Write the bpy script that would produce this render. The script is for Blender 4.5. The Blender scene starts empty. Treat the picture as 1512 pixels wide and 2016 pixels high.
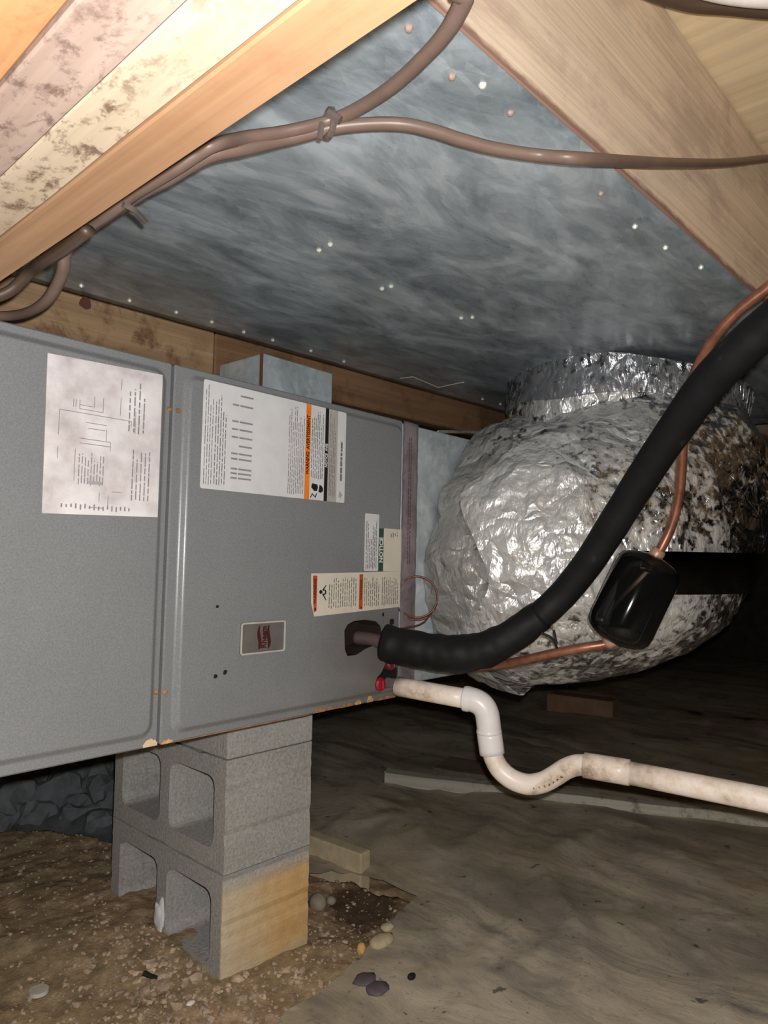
import bpy, bmesh, math, random
from mathutils import Vector, Matrix, noise, geometry

# ---------------------------------------------------------------- camera, world, light, exposure
S = bpy.context.scene
C = S.collection
CAMZ = 0.735
cam_d = bpy.data.cameras.new('camera')
cam = bpy.data.objects.new('camera', cam_d); C.objects.link(cam)
cam_d.sensor_fit = 'VERTICAL'; cam_d.sensor_height = 36.0; cam_d.sensor_width = 27.0
cam_d.lens = 36.0 * 1418.42 / 2016.0
cam_d.clip_start = 0.01
RIGHT = Vector((0.682808, -0.730412, 0.016443))
UP = Vector((-0.055664, -0.029568, 0.998012))
FWD = Vector((0.728474, 0.682366, 0.060847))
m = Matrix.Identity(4)
for i in range(3):
    m[i][0] = RIGHT[i]; m[i][1] = UP[i]; m[i][2] = -FWD[i]
m[2][3] = CAMZ
cam.matrix_world = m
S.camera = cam

w = bpy.data.worlds.new('dark_crawlspace'); S.world = w; w.use_nodes = True
w.node_tree.nodes['Background'].inputs[0].default_value = (0.8, 0.9, 1.0, 1)
w.node_tree.nodes['Background'].inputs[1].default_value = 0.002

ld = bpy.data.lights.new('phone_flash', 'POINT'); ld.energy = 30.0; ld.shadow_soft_size = 0.006
ld.color = (1.0, 0.985, 0.97)
lo = bpy.data.objects.new('phone_flash', ld); C.objects.link(lo)
lo.location = Vector((0, 0, CAMZ)) + RIGHT * 0.012 + UP * 0.022 + FWD * 0.004

S.view_settings.view_transform = 'Standard'
S.view_settings.look = 'None'
S.view_settings.gamma = 1.0
S.view_settings.use_curve_mapping = False
S.view_settings.exposure = 0.55

random.seed(7)
R = random.Random(11)

# ---------------------------------------------------------------- material helpers
def srgb(*c):
    return tuple(((v / 255) / 12.92 if v / 255 <= 0.04045 else ((v / 255 + 0.055) / 1.055) ** 2.4) for v in c) + (1,)

class NT:
    def __init__(s, name):
        s.m = bpy.data.materials.new(name); s.m.use_nodes = True
        s.t = s.m.node_tree; s.b = s.t.nodes['Principled BSDF']
        s.tc = s.t.nodes.new('ShaderNodeTexCoord')
    def n(s, k, **p):
        x = s.t.nodes.new('ShaderNode' + k)
        for a, v in p.items(): setattr(x, a, v)
        return x
    def l(s, a, b): s.t.links.new(a, b)
    def mp(s, sc, rot=(0, 0, 0), loc=(0, 0, 0)):
        x = s.n('Mapping'); x.inputs['Scale'].default_value = sc; x.inputs['Rotation'].default_value = rot
        x.inputs['Location'].default_value = loc
        s.l(s.tc.outputs['Object'], x.inputs[0]); return x.outputs[0]
    def noise(s, scale, sc=(1, 1, 1), detail=4, rough=0.6, dist=0.0, rot=(0, 0, 0), loc=(0, 0, 0)):
        x = s.n('TexNoise'); x.inputs['Scale'].default_value = scale; x.inputs['Detail'].default_value = detail
        x.inputs['Roughness'].default_value = rough; x.inputs['Distortion'].default_value = dist
        s.l(s.mp(sc, rot, loc), x.inputs['Vector']); return x.outputs['Fac']
    def ramp(s, f, stops):
        x = s.n('ValToRGB'); e = x.color_ramp.elements
        while len(e) < len(stops): e.new(0.5)
        for q, (p, c) in zip(e, stops):
            q.position = p; q.color = c if isinstance(c, tuple) else (c, c, c, 1)
        s.l(f, x.inputs[0]); return x.outputs[0]
    def mix(s, f, a, b, mode='MIX'):
        x = s.n('Mix', data_type='RGBA', blend_type=mode)
        for v, i in ((f, 0), (a, 6), (b, 7)):
            if isinstance(v, (int, float)): x.inputs[i].default_value = v
            elif isinstance(v, tuple): x.inputs[i].default_value = v
            else: s.l(v, x.inputs[i])
        return x.outputs[2]
    def set(s, base=None, rough=None, metal=None, spec=None):
        for v, k in ((base, 'Base Color'), (rough, 'Roughness'), (metal, 'Metallic'), (spec, 'Specular IOR Level')):
            if v is None: continue
            if isinstance(v, (int, float, tuple)): s.b.inputs[k].default_value = v
            else: s.l(v, s.b.inputs[k])
    def bump(s, f, strength=0.3, dist=0.002):
        x = s.n('Bump'); x.inputs['Strength'].default_value = strength; x.inputs['Distance'].default_value = dist
        s.l(f, x.inputs['Height'])
        old = s.b.inputs['Normal'].links
        if old: s.l(old[0].from_socket, x.inputs['Normal'])
        s.l(x.outputs[0], s.b.inputs['Normal'])

def plain(name, col, rough=0.5, metal=0.0, spec=0.5, var=0.12, scale=40, bump=0.0):
    t = NT(name)
    d = tuple(c * (1 - var) for c in col[:3]) + (1,); u = tuple(min(1, c * (1 + var)) for c in col[:3]) + (1,)
    f = t.noise(scale)
    t.set(t.ramp(f, [(0.3, d), (0.7, u)]), rough, metal, spec)
    if bump: t.bump(f, bump, 0.002)
    return t.m

def wood(name, axis, dark, light, mold=None, mold_amt=0.5, mscale=16, grain=1.0, seed=0.0, lines=70, msc=(1, 1, 1), edge=None):
    t = NT(name)
    st = [30.0, 30.0, 30.0]; st[axis] = 1.2
    f = t.noise(1.6 * grain, tuple(st), 5, 0.6, 0.4, loc=(seed, seed * 2, seed * 3))
    col = t.ramp(f, [(0.25, dark), (0.75, light)])
    ls = [lines, lines, lines]; ls[axis] = lines * 0.012
    g = t.noise(1.0, tuple(ls), 3, 0.5, 0.5, loc=(seed, seed, seed))
    gl = t.ramp(g, [(0.38, 0.70), (0.56, 1.0)])
    col = t.mix(0.5, col, gl, 'MULTIPLY')
    big = t.noise(4.0, loc=(seed, 0, seed))
    col = t.mix(0.5, col, t.ramp(big, [(0.3, 0.8), (0.7, 1.0)]), 'MULTIPLY')
    if mold:
        a = t.noise(mscale, msc, 6, 0.72, 0.3, loc=(seed, seed, 1)); b = t.noise(mscale * 0.16, msc, 2, 0.5, loc=(seed, 3, seed))
        k = t.n('Math', operation='MULTIPLY'); t.l(t.ramp(a, [(0.50, 0.0), (0.62, 1.0)]), k.inputs[0])
        t.l(t.ramp(b, [(0.36, 0.0), (0.52, 1.0)]), k.inputs[1])
        k2 = t.n('Math', operation='MULTIPLY'); t.l(k.outputs[0], k2.inputs[0]); k2.inputs[1].default_value = mold_amt
        col = t.mix(k2.outputs[0], col, mold)
    if edge:
        sep = t.n('SeparateXYZ'); t.l(t.tc.outputs['Object'], sep.inputs[0])
        ad = t.n('Math', operation='MULTIPLY_ADD'); t.l(t.noise(60, (0.4, 1, 1), 4), ad.inputs[0]); ad.inputs[1].default_value = 0.016; t.l(sep.outputs['Z'], ad.inputs[2])
        mr_ = t.n('MapRange'); mr_.inputs['From Min'].default_value = 0.014; mr_.inputs['From Max'].default_value = 0.021; mr_.inputs['To Min'].default_value = 0.85; mr_.inputs['To Max'].default_value = 0.0
        t.l(ad.outputs[0], mr_.inputs['Value']); col = t.mix(mr_.outputs[0], col, edge)
    t.set(col, 0.75, 0, 0.3)
    t.bump(g, 0.25, 0.001)
    return t.m

def galv(name, dark, light, rough=0.42, metal=0.7, sc=(1, 1, 1), scale=9, smudge=None, spangle=60, white=0.5):
    t = NT(name)
    f = t.noise(scale, sc, 8, 0.68, 0.9)
    col = t.ramp(f, [(0.30, dark), (0.50, tuple((a + b) / 2 for a, b in zip(dark, light))), (0.66, light)])
    sp = t.n('TexVoronoi'); sp.inputs['Scale'].default_value = spangle; t.l(t.mp(sc), sp.inputs['Vector'])
    bw = t.n('RGBToBW'); t.l(sp.outputs['Color'], bw.inputs[0]); col = t.mix(0.22, col, t.ramp(bw.outputs[0], [(0.2, 0.25), (0.8, 0.75)]), 'OVERLAY')
    if smudge:
        s1 = t.noise(scale * 0.5, sc, 6, 0.7, 1.2, loc=(5, 2, 1))
        k = t.ramp(s1, [(0.52, 0.0), (0.72, white)])
        col = t.mix(k, col, smudge)
        mt = t.n('Math', operation='MULTIPLY_ADD'); t.l(k, mt.inputs[0]); mt.inputs[1].default_value = -0.6; mt.inputs[2].default_value = metal
        t.l(mt.outputs[0], t.b.inputs['Metallic'])
        t.set(col, None, None)
    else: t.set(col, None, metal)
    rf = t.ramp(f, [(0.2, rough - 0.08), (0.8, rough + 0.12)]); t.l(rf, t.b.inputs['Roughness'])
    t.bump(t.noise(5, sc, 3), 0.12, 0.01)
    return t.m

# ---------------------------------------------------------------- mesh helpers
MW = {}
def link(name, me, mat, parent=None, smooth=False):
    o = bpy.data.objects.new(name, me); C.objects.link(o)
    if mat: me.materials.append(mat)
    if parent: o.parent = parent
    if smooth:
        for p in me.polygons: p.use_smooth = True
    return o
def obj(name, bm, mat, parent=None, smooth=False, world=True):
    """bm in world coordinates when world, else in the parent's own frame"""
    if parent and world and parent in MW: bm.transform(MW[parent].inverted())
    bmesh.ops.recalc_face_normals(bm, faces=bm.faces)
    me = bpy.data.meshes.new(name); bm.to_mesh(me); bm.free()
    return link(name, me, mat, parent, smooth)
def tag(o, label, cat, group=None, kind=None):
    o['label'] = label
    if cat: o['category'] = cat
    if group: o['group'] = group
    if kind: o['kind'] = kind
    return o
def thing(name, label, cat, M=None, group=None):
    o = bpy.data.objects.new(name, None); C.objects.link(o)
    o.empty_display_size = 0.05
    M = M if isinstance(M, Matrix) else Matrix.Translation(Vector(M or (0, 0, 0)))
    o.matrix_world = M; MW[o] = M
    return tag(o, label, cat, group)
def struct(o): o['kind'] = 'structure'; return o

def single(name, bm, mat, label, cat, base, group=None, smooth=False, kind=None):
    """a thing that is one mesh, origin at its base"""
    bm.transform(Matrix.Translation(-Vector(base)))
    o = obj(name, bm, mat, None, smooth); o.location = base
    return tag(o, label, cat, group, kind)

def add_box(bm, lo, hi, bev=0.0, seg=1):
    b = bmesh.new()
    bmesh.ops.create_cube(b, size=1.0)
    for v in b.verts:
        v.co = Vector([lo[i] + (v.co[i] + 0.5) * (hi[i] - lo[i]) for i in range(3)])
    if bev: bmesh.ops.bevel(b, geom=b.edges[:], offset=bev, segments=seg, profile=0.6, affect='EDGES')
    me = bpy.data.meshes.new('tmp'); b.to_mesh(me); b.free(); bm.from_mesh(me); bpy.data.meshes.remove(me)
    return bm
def box(lo, hi, bev=0.0, seg=1): return add_box(bmesh.new(), lo, hi, bev, seg)

def rough_board(lo, hi, axis, bev=0.003, n=24, amp=0.0012, seed=0):
    """a sawn board cut along its length so that edges wander a little"""
    bm = box(lo, hi, bev)
    L = hi[axis] - lo[axis]
    for k in range(1, n):
        co = [0, 0, 0]; co[axis] = lo[axis] + L * k / n; no = [0, 0, 0]; no[axis] = 1
        bmesh.ops.bisect_plane(bm, geom=bm.verts[:] + bm.edges[:] + bm.faces[:], plane_co=co, plane_no=no)
    for v in bm.verts:
        t = v.co[axis] * 6
        d = Vector((noise.noise((t, seed, v.co[(axis + 1) % 3] * 9)), noise.noise((t, seed + 5, v.co[(axis + 2) % 3] * 9)), noise.noise((t, seed + 9, 1)))) * amp
        d[axis] = 0
        v.co += d
    return bm

def crom(pts, n):
    pts = [Vector(p) for p in pts]
    P = [pts[0] * 2 - pts[1]] + pts + [pts[-1] * 2 - pts[-2]]
    out = []
    for i in range(1, len(P) - 2):
        a, b, c, d = P[i - 1:i + 3]
        for k in range(n):
            t = k / n
            out.append(0.5 * ((2 * b) + (c - a) * t + (2 * a - 5 * b + 4 * c - d) * t * t + (3 * b - a - 3 * c + d) * t ** 3))
    out.append(pts[-1]); return out
def frames(path, up=Vector((0, 0, 1))):
    T = []
    for i in range(len(path)):
        t = (path[min(i + 1, len(path) - 1)] - path[max(i - 1, 0)]).normalized(); T.append(t)
    n0 = up - T[0] * up.dot(T[0])
    if n0.length < 0.05: n0 = Vector((1, 0, 0)) - T[0] * T[0].x
    n0.normalize(); N = [n0]
    for i in range(1, len(path)):
        v = N[-1] - T[i] * N[-1].dot(T[i]); N.append(v.normalized())
    return T, N
def add_tube(bm, path, r, n=12, flat=1.0, cap=True, wob=0.0, seed=0):
    path = [Vector(p) for p in path]; T, N = frames(path); rings = []
    for i, (p, t, u) in enumerate(zip(path, T, N)):
        w_ = t.cross(u); rr = r(i / (len(path) - 1)) if callable(r) else r
        ring = []
        for k in range(n):
            a = 2 * math.pi * k / n
            q = rr * (1 + (wob * noise.noise((i * 0.35, math.cos(a) * 1.5, math.sin(a) * 1.5 + seed)) if wob else 0))
            ring.append(bm.verts.new(p + u * math.cos(a) * q * flat + w_ * math.sin(a) * q))
        rings.append(ring)
    for a, b in zip(rings, rings[1:]):
        for k in range(n): bm.faces.new((a[k], a[(k + 1) % n], b[(k + 1) % n], b[k]))
    if cap: bm.faces.new(rings[0][::-1]); bm.faces.new(rings[-1])
    return bm
def tube(pts, r, sub=8, n=12, **k): return add_tube(bmesh.new(), crom(pts, sub), r, n, **k)
def straight(a, b, k=2): a = Vector(a); b = Vector(b); return [a.lerp(b, i / k) for i in range(k + 1)]

def extrude_poly(loop, y0, y1, holes=()):
    """loop of (a, b) in the x-z plane, pushed from y0 to y1"""
    bm = bmesh.new(); ed = []
    for lp in (loop,) + tuple(holes):
        vs = [bm.verts.new((a, y1, b)) for a, b in lp]
        ed += [bm.edges.new((vs[i], vs[(i + 1) % len(vs)])) for i in range(len(vs))]
    r = bmesh.ops.triangle_fill(bm, use_beauty=True, use_dissolve=False, edges=ed)
    ex = bmesh.ops.extrude_face_region(bm, geom=bm.faces[:])
    for v in [g for g in ex['geom'] if isinstance(g, bmesh.types.BMVert)]: v.co.y = y0
    return bm
def rrect(a0, a1, b0, b1, r, n=6):
    out = []
    for cx, cy, s in ((a1 - r, b1 - r, 0), (a0 + r, b1 - r, 90), (a0 + r, b0 + r, 180), (a1 - r, b0 + r, 270)):
        for k in range(n):
            t = math.radians(s + 90 * k / (n - 1)); out.append((cx + r * math.cos(t), cy + r * math.sin(t)))
    return out

def text(name, s, size, mat, parent, M, bold=0.0, sx=1.0, extr=0.0002):
    cu = bpy.data.curves.new(name, 'FONT'); cu.body = s; cu.size = size; cu.align_x = 'CENTER'; cu.align_y = 'CENTER'
    cu.offset = bold; cu.extrude = extr; cu.resolution_u = 3
    o = bpy.data.objects.new(name, cu); C.objects.link(o)
    dg = bpy.context.evaluated_depsgraph_get(); dg.update()
    me = bpy.data.meshes.new_from_object(o.evaluated_get(dg))
    bpy.data.objects.remove(o); bpy.data.curves.remove(cu)
    me.transform(M @ Matrix.Diagonal((sx, 1, 1, 1)))
    return link(name, me, mat, parent)
def lump(r, seed, sub=2, squash=(1, 1, 1), amp=0.3):
    bm = bmesh.new(); bmesh.ops.create_icosphere(bm, subdivisions=sub, radius=1.0)
    for v in bm.verts:
        d = v.co.normalized()
        k = 1 + amp * noise.noise(d * 1.3 + Vector((seed, seed * 1.7, 0))) + amp * 0.4 * noise.noise(d * 3 + Vector((0, seed, seed)))
        v.co = Vector((d.x * squash[0], d.y * squash[1], d.z * squash[2])) * (r * k)
    return bm

# ---------------------------------------------------------------- materials
M_ply1 = wood('clean_orange_lumber', 1, srgb(152, 112, 80), srgb(182, 146, 112), srgb(128, 88, 62), 0.4, 9, seed=1)
M_ply2 = wood('mold_spotted_lumber', 1, srgb(178, 158, 134), srgb(200, 184, 160), srgb(96, 70, 54), 0.85, 75, seed=2, msc=(1, 0.6, 1))
M_ply3 = wood('pink_stained_lumber', 1, srgb(160, 136, 122), srgb(184, 162, 148), srgb(92, 70, 64), 0.75, 60, seed=3, msc=(1, 0.6, 1))
M_ply4 = wood('orange_lumber', 1, srgb(172, 120, 78), srgb(200, 152, 106), srgb(140, 96, 62), 0.5, 30, seed=4)
M_joist = wood('yellow_pine_joist', 0, srgb(228, 204, 178), srgb(248, 228, 204), srgb(176, 154, 142), 0.5, 7, seed=5, lines=230, msc=(0.5, 1, 1), edge=srgb(126, 88, 76))
M_jedge = wood('dirty_joist_edge', 0, srgb(128, 84, 62), srgb(170, 120, 88), srgb(90, 52, 42), 0.9, 30, seed=6)
M_led = wood('brown_ledger_board', 0, srgb(146, 116, 86), srgb(188, 156, 118), srgb(96, 60, 42), 0.8, 10, seed=7, lines=110)
M_led2 = wood('brown_ledger_board_darker', 0, srgb(122, 92, 66), srgb(154, 118, 84), srgb(80, 56, 42), 0.7, 9, seed=9, lines=110)
M_ply = wood('plywood', 1, srgb(226, 200, 158), srgb(244, 224, 186), srgb(190, 160, 120), 0.5, 6, seed=8, lines=30)
M_old = wood('weathered_grey_lumber', 1, srgb(186, 182, 166), srgb(222, 218, 200), srgb(120, 116, 104), 0.7, 22, seed=12)
M_oldb = wood('weathered_brown_lumber', 1, srgb(120, 108, 92), srgb(150, 136, 116), srgb(70, 62, 52), 0.7, 22, seed=13)
M_sheet = galv('galvanized_sheet', srgb(114, 126, 134), srgb(196, 206, 212), 0.28, 0.36, (0.6, 1.4, 1), 8, srgb(200, 210, 220), 45, 0.5)
M_galv = galv('galvanized_duct', srgb(158, 168, 172), srgb(208, 216, 219), 0.36, 0.35, (1, 1, 1), 8, srgb(190, 200, 206), 80, 0.4)
M_screw = plain('zinc_screw', srgb(225, 222, 210), 0.4, 0.3)
M_dark = plain('near_black', (0.006, 0.005, 0.005, 1), 0.8)
M_cable = plain('tan_cable_jacket', srgb(112, 92, 82), 0.42, 0, 0.5, 0.15, 25)
M_cableb = plain('brown_cable_jacket', srgb(74, 58, 46), 0.45)
M_white = plain('white_cable_jacket', srgb(225, 215, 210), 0.4)
M_tie = plain('grey_tie', srgb(96, 84, 78), 0.5)
M_copper = NT('copper'); M_copper.set(M_copper.ramp(M_copper.noise(30), [(0.3, srgb(110, 70, 54)), (0.7, srgb(172, 118, 94))]), 0.38, 0.6); M_copper = M_copper.m
M_copperd = plain('aged_copper', srgb(112, 70, 60), 0.4, 0.6)
M_rubber = NT('black_foam_insulation'); M_rubber.set(M_rubber.ramp(M_rubber.noise(26, detail=8), [(0.3, srgb(10, 10, 11)), (0.66, srgb(20, 20, 22)), (0.85, srgb(64, 62, 58))]), 0.6, 0, 0.25); M_rubber.bump(M_rubber.noise(150), 0.2, 0.001); M_rubber = M_rubber.m
M_gloss = plain('black_enamel', (0.004, 0.004, 0.004, 1), 0.07, 0, 0.28)
M_paper = plain('white_label', srgb(205, 204, 204), 0.5, 0, 0.4, 0.06, 30)
M_cream = plain('cream_label', srgb(206, 198, 182), 0.5, 0, 0.4, 0.05, 30)
M_greylab = plain('grey_label', srgb(168, 164, 158), 0.5, 0, 0.4, 0.06, 30)
M_orange = plain('orange_print', srgb(226, 128, 46), 0.5)
M_rust = plain('red_orange_print', srgb(176, 78, 40), 0.5)
M_green = plain('green_print', srgb(28, 74, 56), 0.5)
M_black = plain('black_print', srgb(26, 22, 24), 0.5)
M_brown = plain('dark_brown_print', srgb(74, 32, 14), 0.5)
M_grey = plain('grey_print', srgb(156, 152, 154), 0.6)
M_lav = plain('faint_print', srgb(184, 178, 180), 0.6)
M_red = plain('red_plastic', srgb(150, 24, 40), 0.35)
M_redd = plain('dull_red_plastic', srgb(110, 40, 46), 0.5)
M_logo = plain('maroon_print', srgb(66, 24, 27), 0.5)
M_badge = plain('badge_grey', srgb(98, 94, 90), 0.4)
M_badger = plain('badge_silver', srgb(190, 186, 180), 0.35, 0.2)
M_ironrust = plain('rust', srgb(150, 112, 82), 0.85, 0, 0.2, 0.45, 120)
M_ironrust2 = plain('bright_rust', srgb(190, 150, 104), 0.85, 0, 0.2, 0.4, 120)

t = NT('grey_enamel')
f = t.noise(420, detail=2); g = t.noise(3, detail=5)
t.set(t.mix(1.0, t.ramp(f, [(0.3, srgb(118, 120, 121)), (0.7, srgb(134, 136, 137))]), t.ramp(g, [(0.3, 0.86), (0.7, 1.0)]), 'MULTIPLY'), 0.24, 0.0, 0.5)
st_d = t.n('VectorMath', operation='DISTANCE'); t.l(t.tc.outputs['Object'], st_d.inputs[0]); st_d.inputs[1].default_value = (0.43, 0.0, 0.085)
st_a = t.n('Math', operation='MULTIPLY_ADD'); t.l(t.noise(16, detail=6), st_a.inputs[0]); st_a.inputs[1].default_value = 0.13; t.l(st_d.outputs['Value'], st_a.inputs[2])
t.set(t.mix(t.ramp(st_a.outputs[0], [(0.08, 0.7), (0.26, 0.0)]), t.b.inputs['Base Color'].links[0].from_socket, srgb(96, 90, 84)))
t.bump(f, 0.07, 0.0004); M_paint = t.m

t = NT('dirty_paper')   # the wiring diagram, smeared with brown dust
a = t.noise(22, detail=8, rough=0.7); b = t.noise(9, detail=3)
t.set(t.mix(t.ramp(b, [(0.36, 0.0), (0.55, 0.85)]), srgb(226, 223, 223), t.ramp(a, [(0.35, srgb(168, 158, 156)), (0.65, srgb(210, 202, 202))])), 0.55, 0, 0.4); M_diag = t.m

t = NT('foil_tape')
f = t.noise(18, (1, 1, 1), 8, 0.7, 0.6)
t.set(t.ramp(f, [(0.3, srgb(150, 136, 140)), (0.7, srgb(222, 206, 210))]), 0.3, 0.3); t.bump(t.noise(40, (1, 1, 0.3), 5), 0.5, 0.004); M_tape = t.m

def foil(name, dust, rough, bump, scale=1.0, spots=True, dustcol=None, grad=0, inv_=0.6, drough=0.4):
    t = NT(name)
    big = t.noise(3.2, detail=3); fine = t.noise(52 * scale, detail=5, rough=0.6, dist=0.2)
    k = t.n('Math', operation='ADD'); t.l(fine, k.inputs[0])
    h = t.n('Math', operation='MULTIPLY_ADD'); t.l(big, h.inputs[0]); h.inputs[1].default_value = 0.8; h.inputs[2].default_value = dust - 0.4
    if grad:
        sp_ = t.n('SeparateXYZ'); t.l(t.tc.outputs['Object'], sp_.inputs[0])
        ga = t.n('Math', operation='MULTIPLY_ADD'); t.l(sp_.outputs['X'], ga.inputs[0]); ga.inputs[1].default_value = -grad; t.l(h.outputs[0], ga.inputs[2]); h = ga
    t.l(h.outputs[0], k.inputs[1])
    mask = t.ramp(k.outputs[0], [(0.50, 0.0), (0.62, 1.0)])
    col = t.mix(mask, srgb(176, 178, 182), dustcol or srgb(150, 148, 142))
    inv = t.n('Math', operation='MULTIPLY_ADD'); t.l(mask, inv.inputs[0]); inv.inputs[1].default_value = -inv_; inv.inputs[2].default_value = 1.0
    t.l(inv.outputs[0], t.b.inputs['Metallic'])
    rr = t.ramp(mask, [(0.0, rough), (1.0, drough)]); t.l(rr, t.b.inputs['Roughness'])
    t.set(col)
    vo = t.n('TexVoronoi', feature='DISTANCE_TO_EDGE'); vo.inputs['Scale'].default_value = 13
    va = t.n('VectorMath', operation='ADD'); nz = t.n('TexNoise'); nz.inputs['Scale'].default_value = 6; nz.inputs['Detail'].default_value = 4
    t.l(t.tc.outputs['Object'], nz.inputs['Vector']); vs_ = t.n('VectorMath', operation='SCALE'); vs_.inputs['Scale'].default_value = 0.22
    t.l(nz.outputs['Color'], vs_.inputs[0]); t.l(t.tc.outputs['Object'], va.inputs[0]); t.l(vs_.outputs[0], va.inputs[1]); t.l(va.outputs[0], vo.inputs['Vector'])
    t.bump(vo.outputs['Distance'], bump * 0.8, 0.03)
    t.bump(t.noise(11, (1, 1, 0.6), 5, 0.6, 0.4), bump, 0.02)
    t.bump(t.noise(60, (1.4, 1.4, 0.5), 4, 0.6, 0.3), bump * 0.5, 0.005)
    return t.m
M_foil = foil('dusty_foil', -0.10, 0.22, 0.8, 1.0, grad=0.78, dustcol=srgb(216, 214, 210), inv_=0.55, drough=0.36)
M_foilclean = foil('foil_tape_shiny', 0.12, 0.2, 0.6, dustcol=srgb(212, 214, 218), inv_=0.35, drough=0.3)
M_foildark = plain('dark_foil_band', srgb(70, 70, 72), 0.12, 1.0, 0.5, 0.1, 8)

t = NT('concrete_grey')
f = t.noise(170, detail=6, rough=0.75); g = t.noise(9, detail=4)
t.set(t.mix(0.7, t.ramp(f, [(0.3, srgb(150, 147, 142)), (0.7, srgb(206, 203, 198))]), t.ramp(g, [(0.3, 0.8), (0.7, 1.0)]), 'MULTIPLY'), 0.9, 0, 0.2)
t.bump(f, 0.9, 0.003); t.bump(g, 0.4, 0.004); M_conc = t.m

def stained():
    t = NT('stained_concrete')
    f = t.noise(170, detail=6, rough=0.75)
    base = t.ramp(f, [(0.3, srgb(146, 143, 140)), (0.7, srgb(200, 197, 194))])
    st = t.ramp(t.noise(40, detail=5), [(0.3, srgb(216, 172, 110)), (0.7, srgb(232, 196, 142))])
    pale = t.ramp(t.noise(40, detail=5), [(0.3, srgb(212, 196, 164)), (0.7, srgb(230, 218, 192))])
    sep = t.n('SeparateXYZ'); t.l(t.tc.outputs['Object'], sep.inputs[0])
    nz = t.noise(14, detail=3)
    # only the narrow end face (small local y) carries the stain
    def ramp_axis(sock, lo, hi, amp=0.05):
        a = t.n('Math', operation='MULTIPLY_ADD'); t.l(nz, a.inputs[0]); a.inputs[1].default_value = amp; t.l(sock, a.inputs[2])
        r = t.n('MapRange'); r.inputs['From Min'].default_value = lo; r.inputs['From Max'].default_value = hi; t.l(a.outputs[0], r.inputs['Value']); return r.outputs[0]
    near = t.n('Math', operation='LESS_THAN'); t.l(sep.outputs['Y'], near.inputs[0]); near.inputs[1].default_value = 0.004
    right = ramp_axis(sep.outputs['X'], 0.03, 0.17, 0.08)
    col = t.mix(right, pale, st)
    top = ramp_axis(sep.outputs['Z'], 0.20, 0.165, 0.03)
    low = ramp_axis(sep.outputs['Z'], 0.03, 0.075, 0.06)
    mm = t.n('Math', operation='MULTIPLY'); t.l(near.outputs[0], mm.inputs[0]); t.l(top, mm.inputs[1])
    col = t.mix(low, pale, col)
    t.set(t.mix(mm.outputs[0], base, col), 0.9, 0, 0.2)
    t.bump(f, 0.8, 0.003)
    return t.m
M_stain = stained()

t = NT('white_pvc')
f = t.noise(34, detail=7, rough=0.7); g = t.noise(7, detail=3)
k = t.n('Math', operation='ADD'); t.l(f, k.inputs[0]); t.l(g, k.inputs[1])
k5 = t.n('Math', operation='MULTIPLY'); t.l(k.outputs[0], k5.inputs[0]); k5.inputs[1].default_value = 0.5
t.set(t.ramp(k5.outputs[0], [(0.48, srgb(236, 224, 212)), (0.58, srgb(214, 196, 178)), (0.68, srgb(120, 102, 82))]), 0.35, 0, 0.4); M_pvc = t.m
M_pvcw = plain('clean_white_pvc', srgb(226, 222, 220), 0.32, 0, 0.45, 0.04)

t = NT('dirt')
f = t.noise(30, detail=9, rough=0.75); g = t.noise(4, detail=4); h = t.noise(120, detail=4, rough=0.7)
c0 = t.ramp(f, [(0.3, srgb(104, 84, 64)), (0.5, srgb(168, 140, 110)), (0.72, srgb(214, 190, 158))])
c0 = t.mix(t.ramp(g, [(0.4, 0.0), (0.65, 0.55)]), c0, srgb(150, 140, 106))
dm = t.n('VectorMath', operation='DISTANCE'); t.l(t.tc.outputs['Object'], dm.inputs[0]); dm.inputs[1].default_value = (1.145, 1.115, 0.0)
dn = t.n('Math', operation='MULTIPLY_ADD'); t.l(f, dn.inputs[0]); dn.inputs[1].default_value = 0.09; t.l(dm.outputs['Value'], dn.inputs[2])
c0 = t.mix(t.ramp(dn.outputs[0], [(0.11, 0.85), (0.15, 0.0)]), c0, srgb(62, 48, 38))  # darker soil in the hollow, plus the sheet edge's shade put into the colour
t.set(c0, 0.95, 0, 0.15); t.bump(f, 0.5, 0.008); t.bump(h, 0.5, 0.003); M_dirt = t.m
M_wetdirt = plain('dark_dirt', srgb(64, 48, 34), 0.9, 0, 0.2, 0.3, 60, 0.6)
M_clod = plain('dirt_clod', srgb(176, 156, 134), 0.95, 0, 0.15, 0.45, 25, 0.7)
M_stone = plain('grey_stone', srgb(104, 107, 110), 0.9, 0, 0.2, 0.25, 30, 0.7)
M_pale = plain('pale_stone', srgb(190, 176, 146), 0.85, 0, 0.2, 0.15, 60, 0.4)
M_peb = plain('orange_pebble', srgb(206, 164, 104), 0.7, 0, 0.3, 0.12, 60)

t = NT('dusty_plastic_sheet')
f = t.noise(7, (1, 0.5, 1), 7, 0.65, 1.2, rot=(0, 0, 0.6)); g = t.noise(60, detail=7, rough=0.75); h = t.noise(2.0, detail=3)
c0 = t.ramp(f, [(0.30, srgb(184, 178, 166)), (0.48, srgb(236, 226, 208)), (0.70, srgb(252, 242, 222))])
c0 = t.mix(t.ramp(h, [(0.45, 0.0), (0.65, 0.6)]), c0, srgb(206, 192, 162))
st_ = t.noise(3.0, (1.0, 0.28, 1), 6, 0.65, 1.6, rot=(0, 0, 0.98), loc=(3, 1, 0))
c0 = t.mix(t.ramp(st_, [(0.50, 0.0), (0.62, 0.6)]), c0, srgb(166, 160, 150))
c0 = t.mix(t.ramp(st_, [(0.30, 0.7), (0.42, 0.0)]), c0, srgb(196, 164, 122))
sp_ = t.noise(24, detail=3, rough=0.5, loc=(7, 7, 0))
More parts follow.
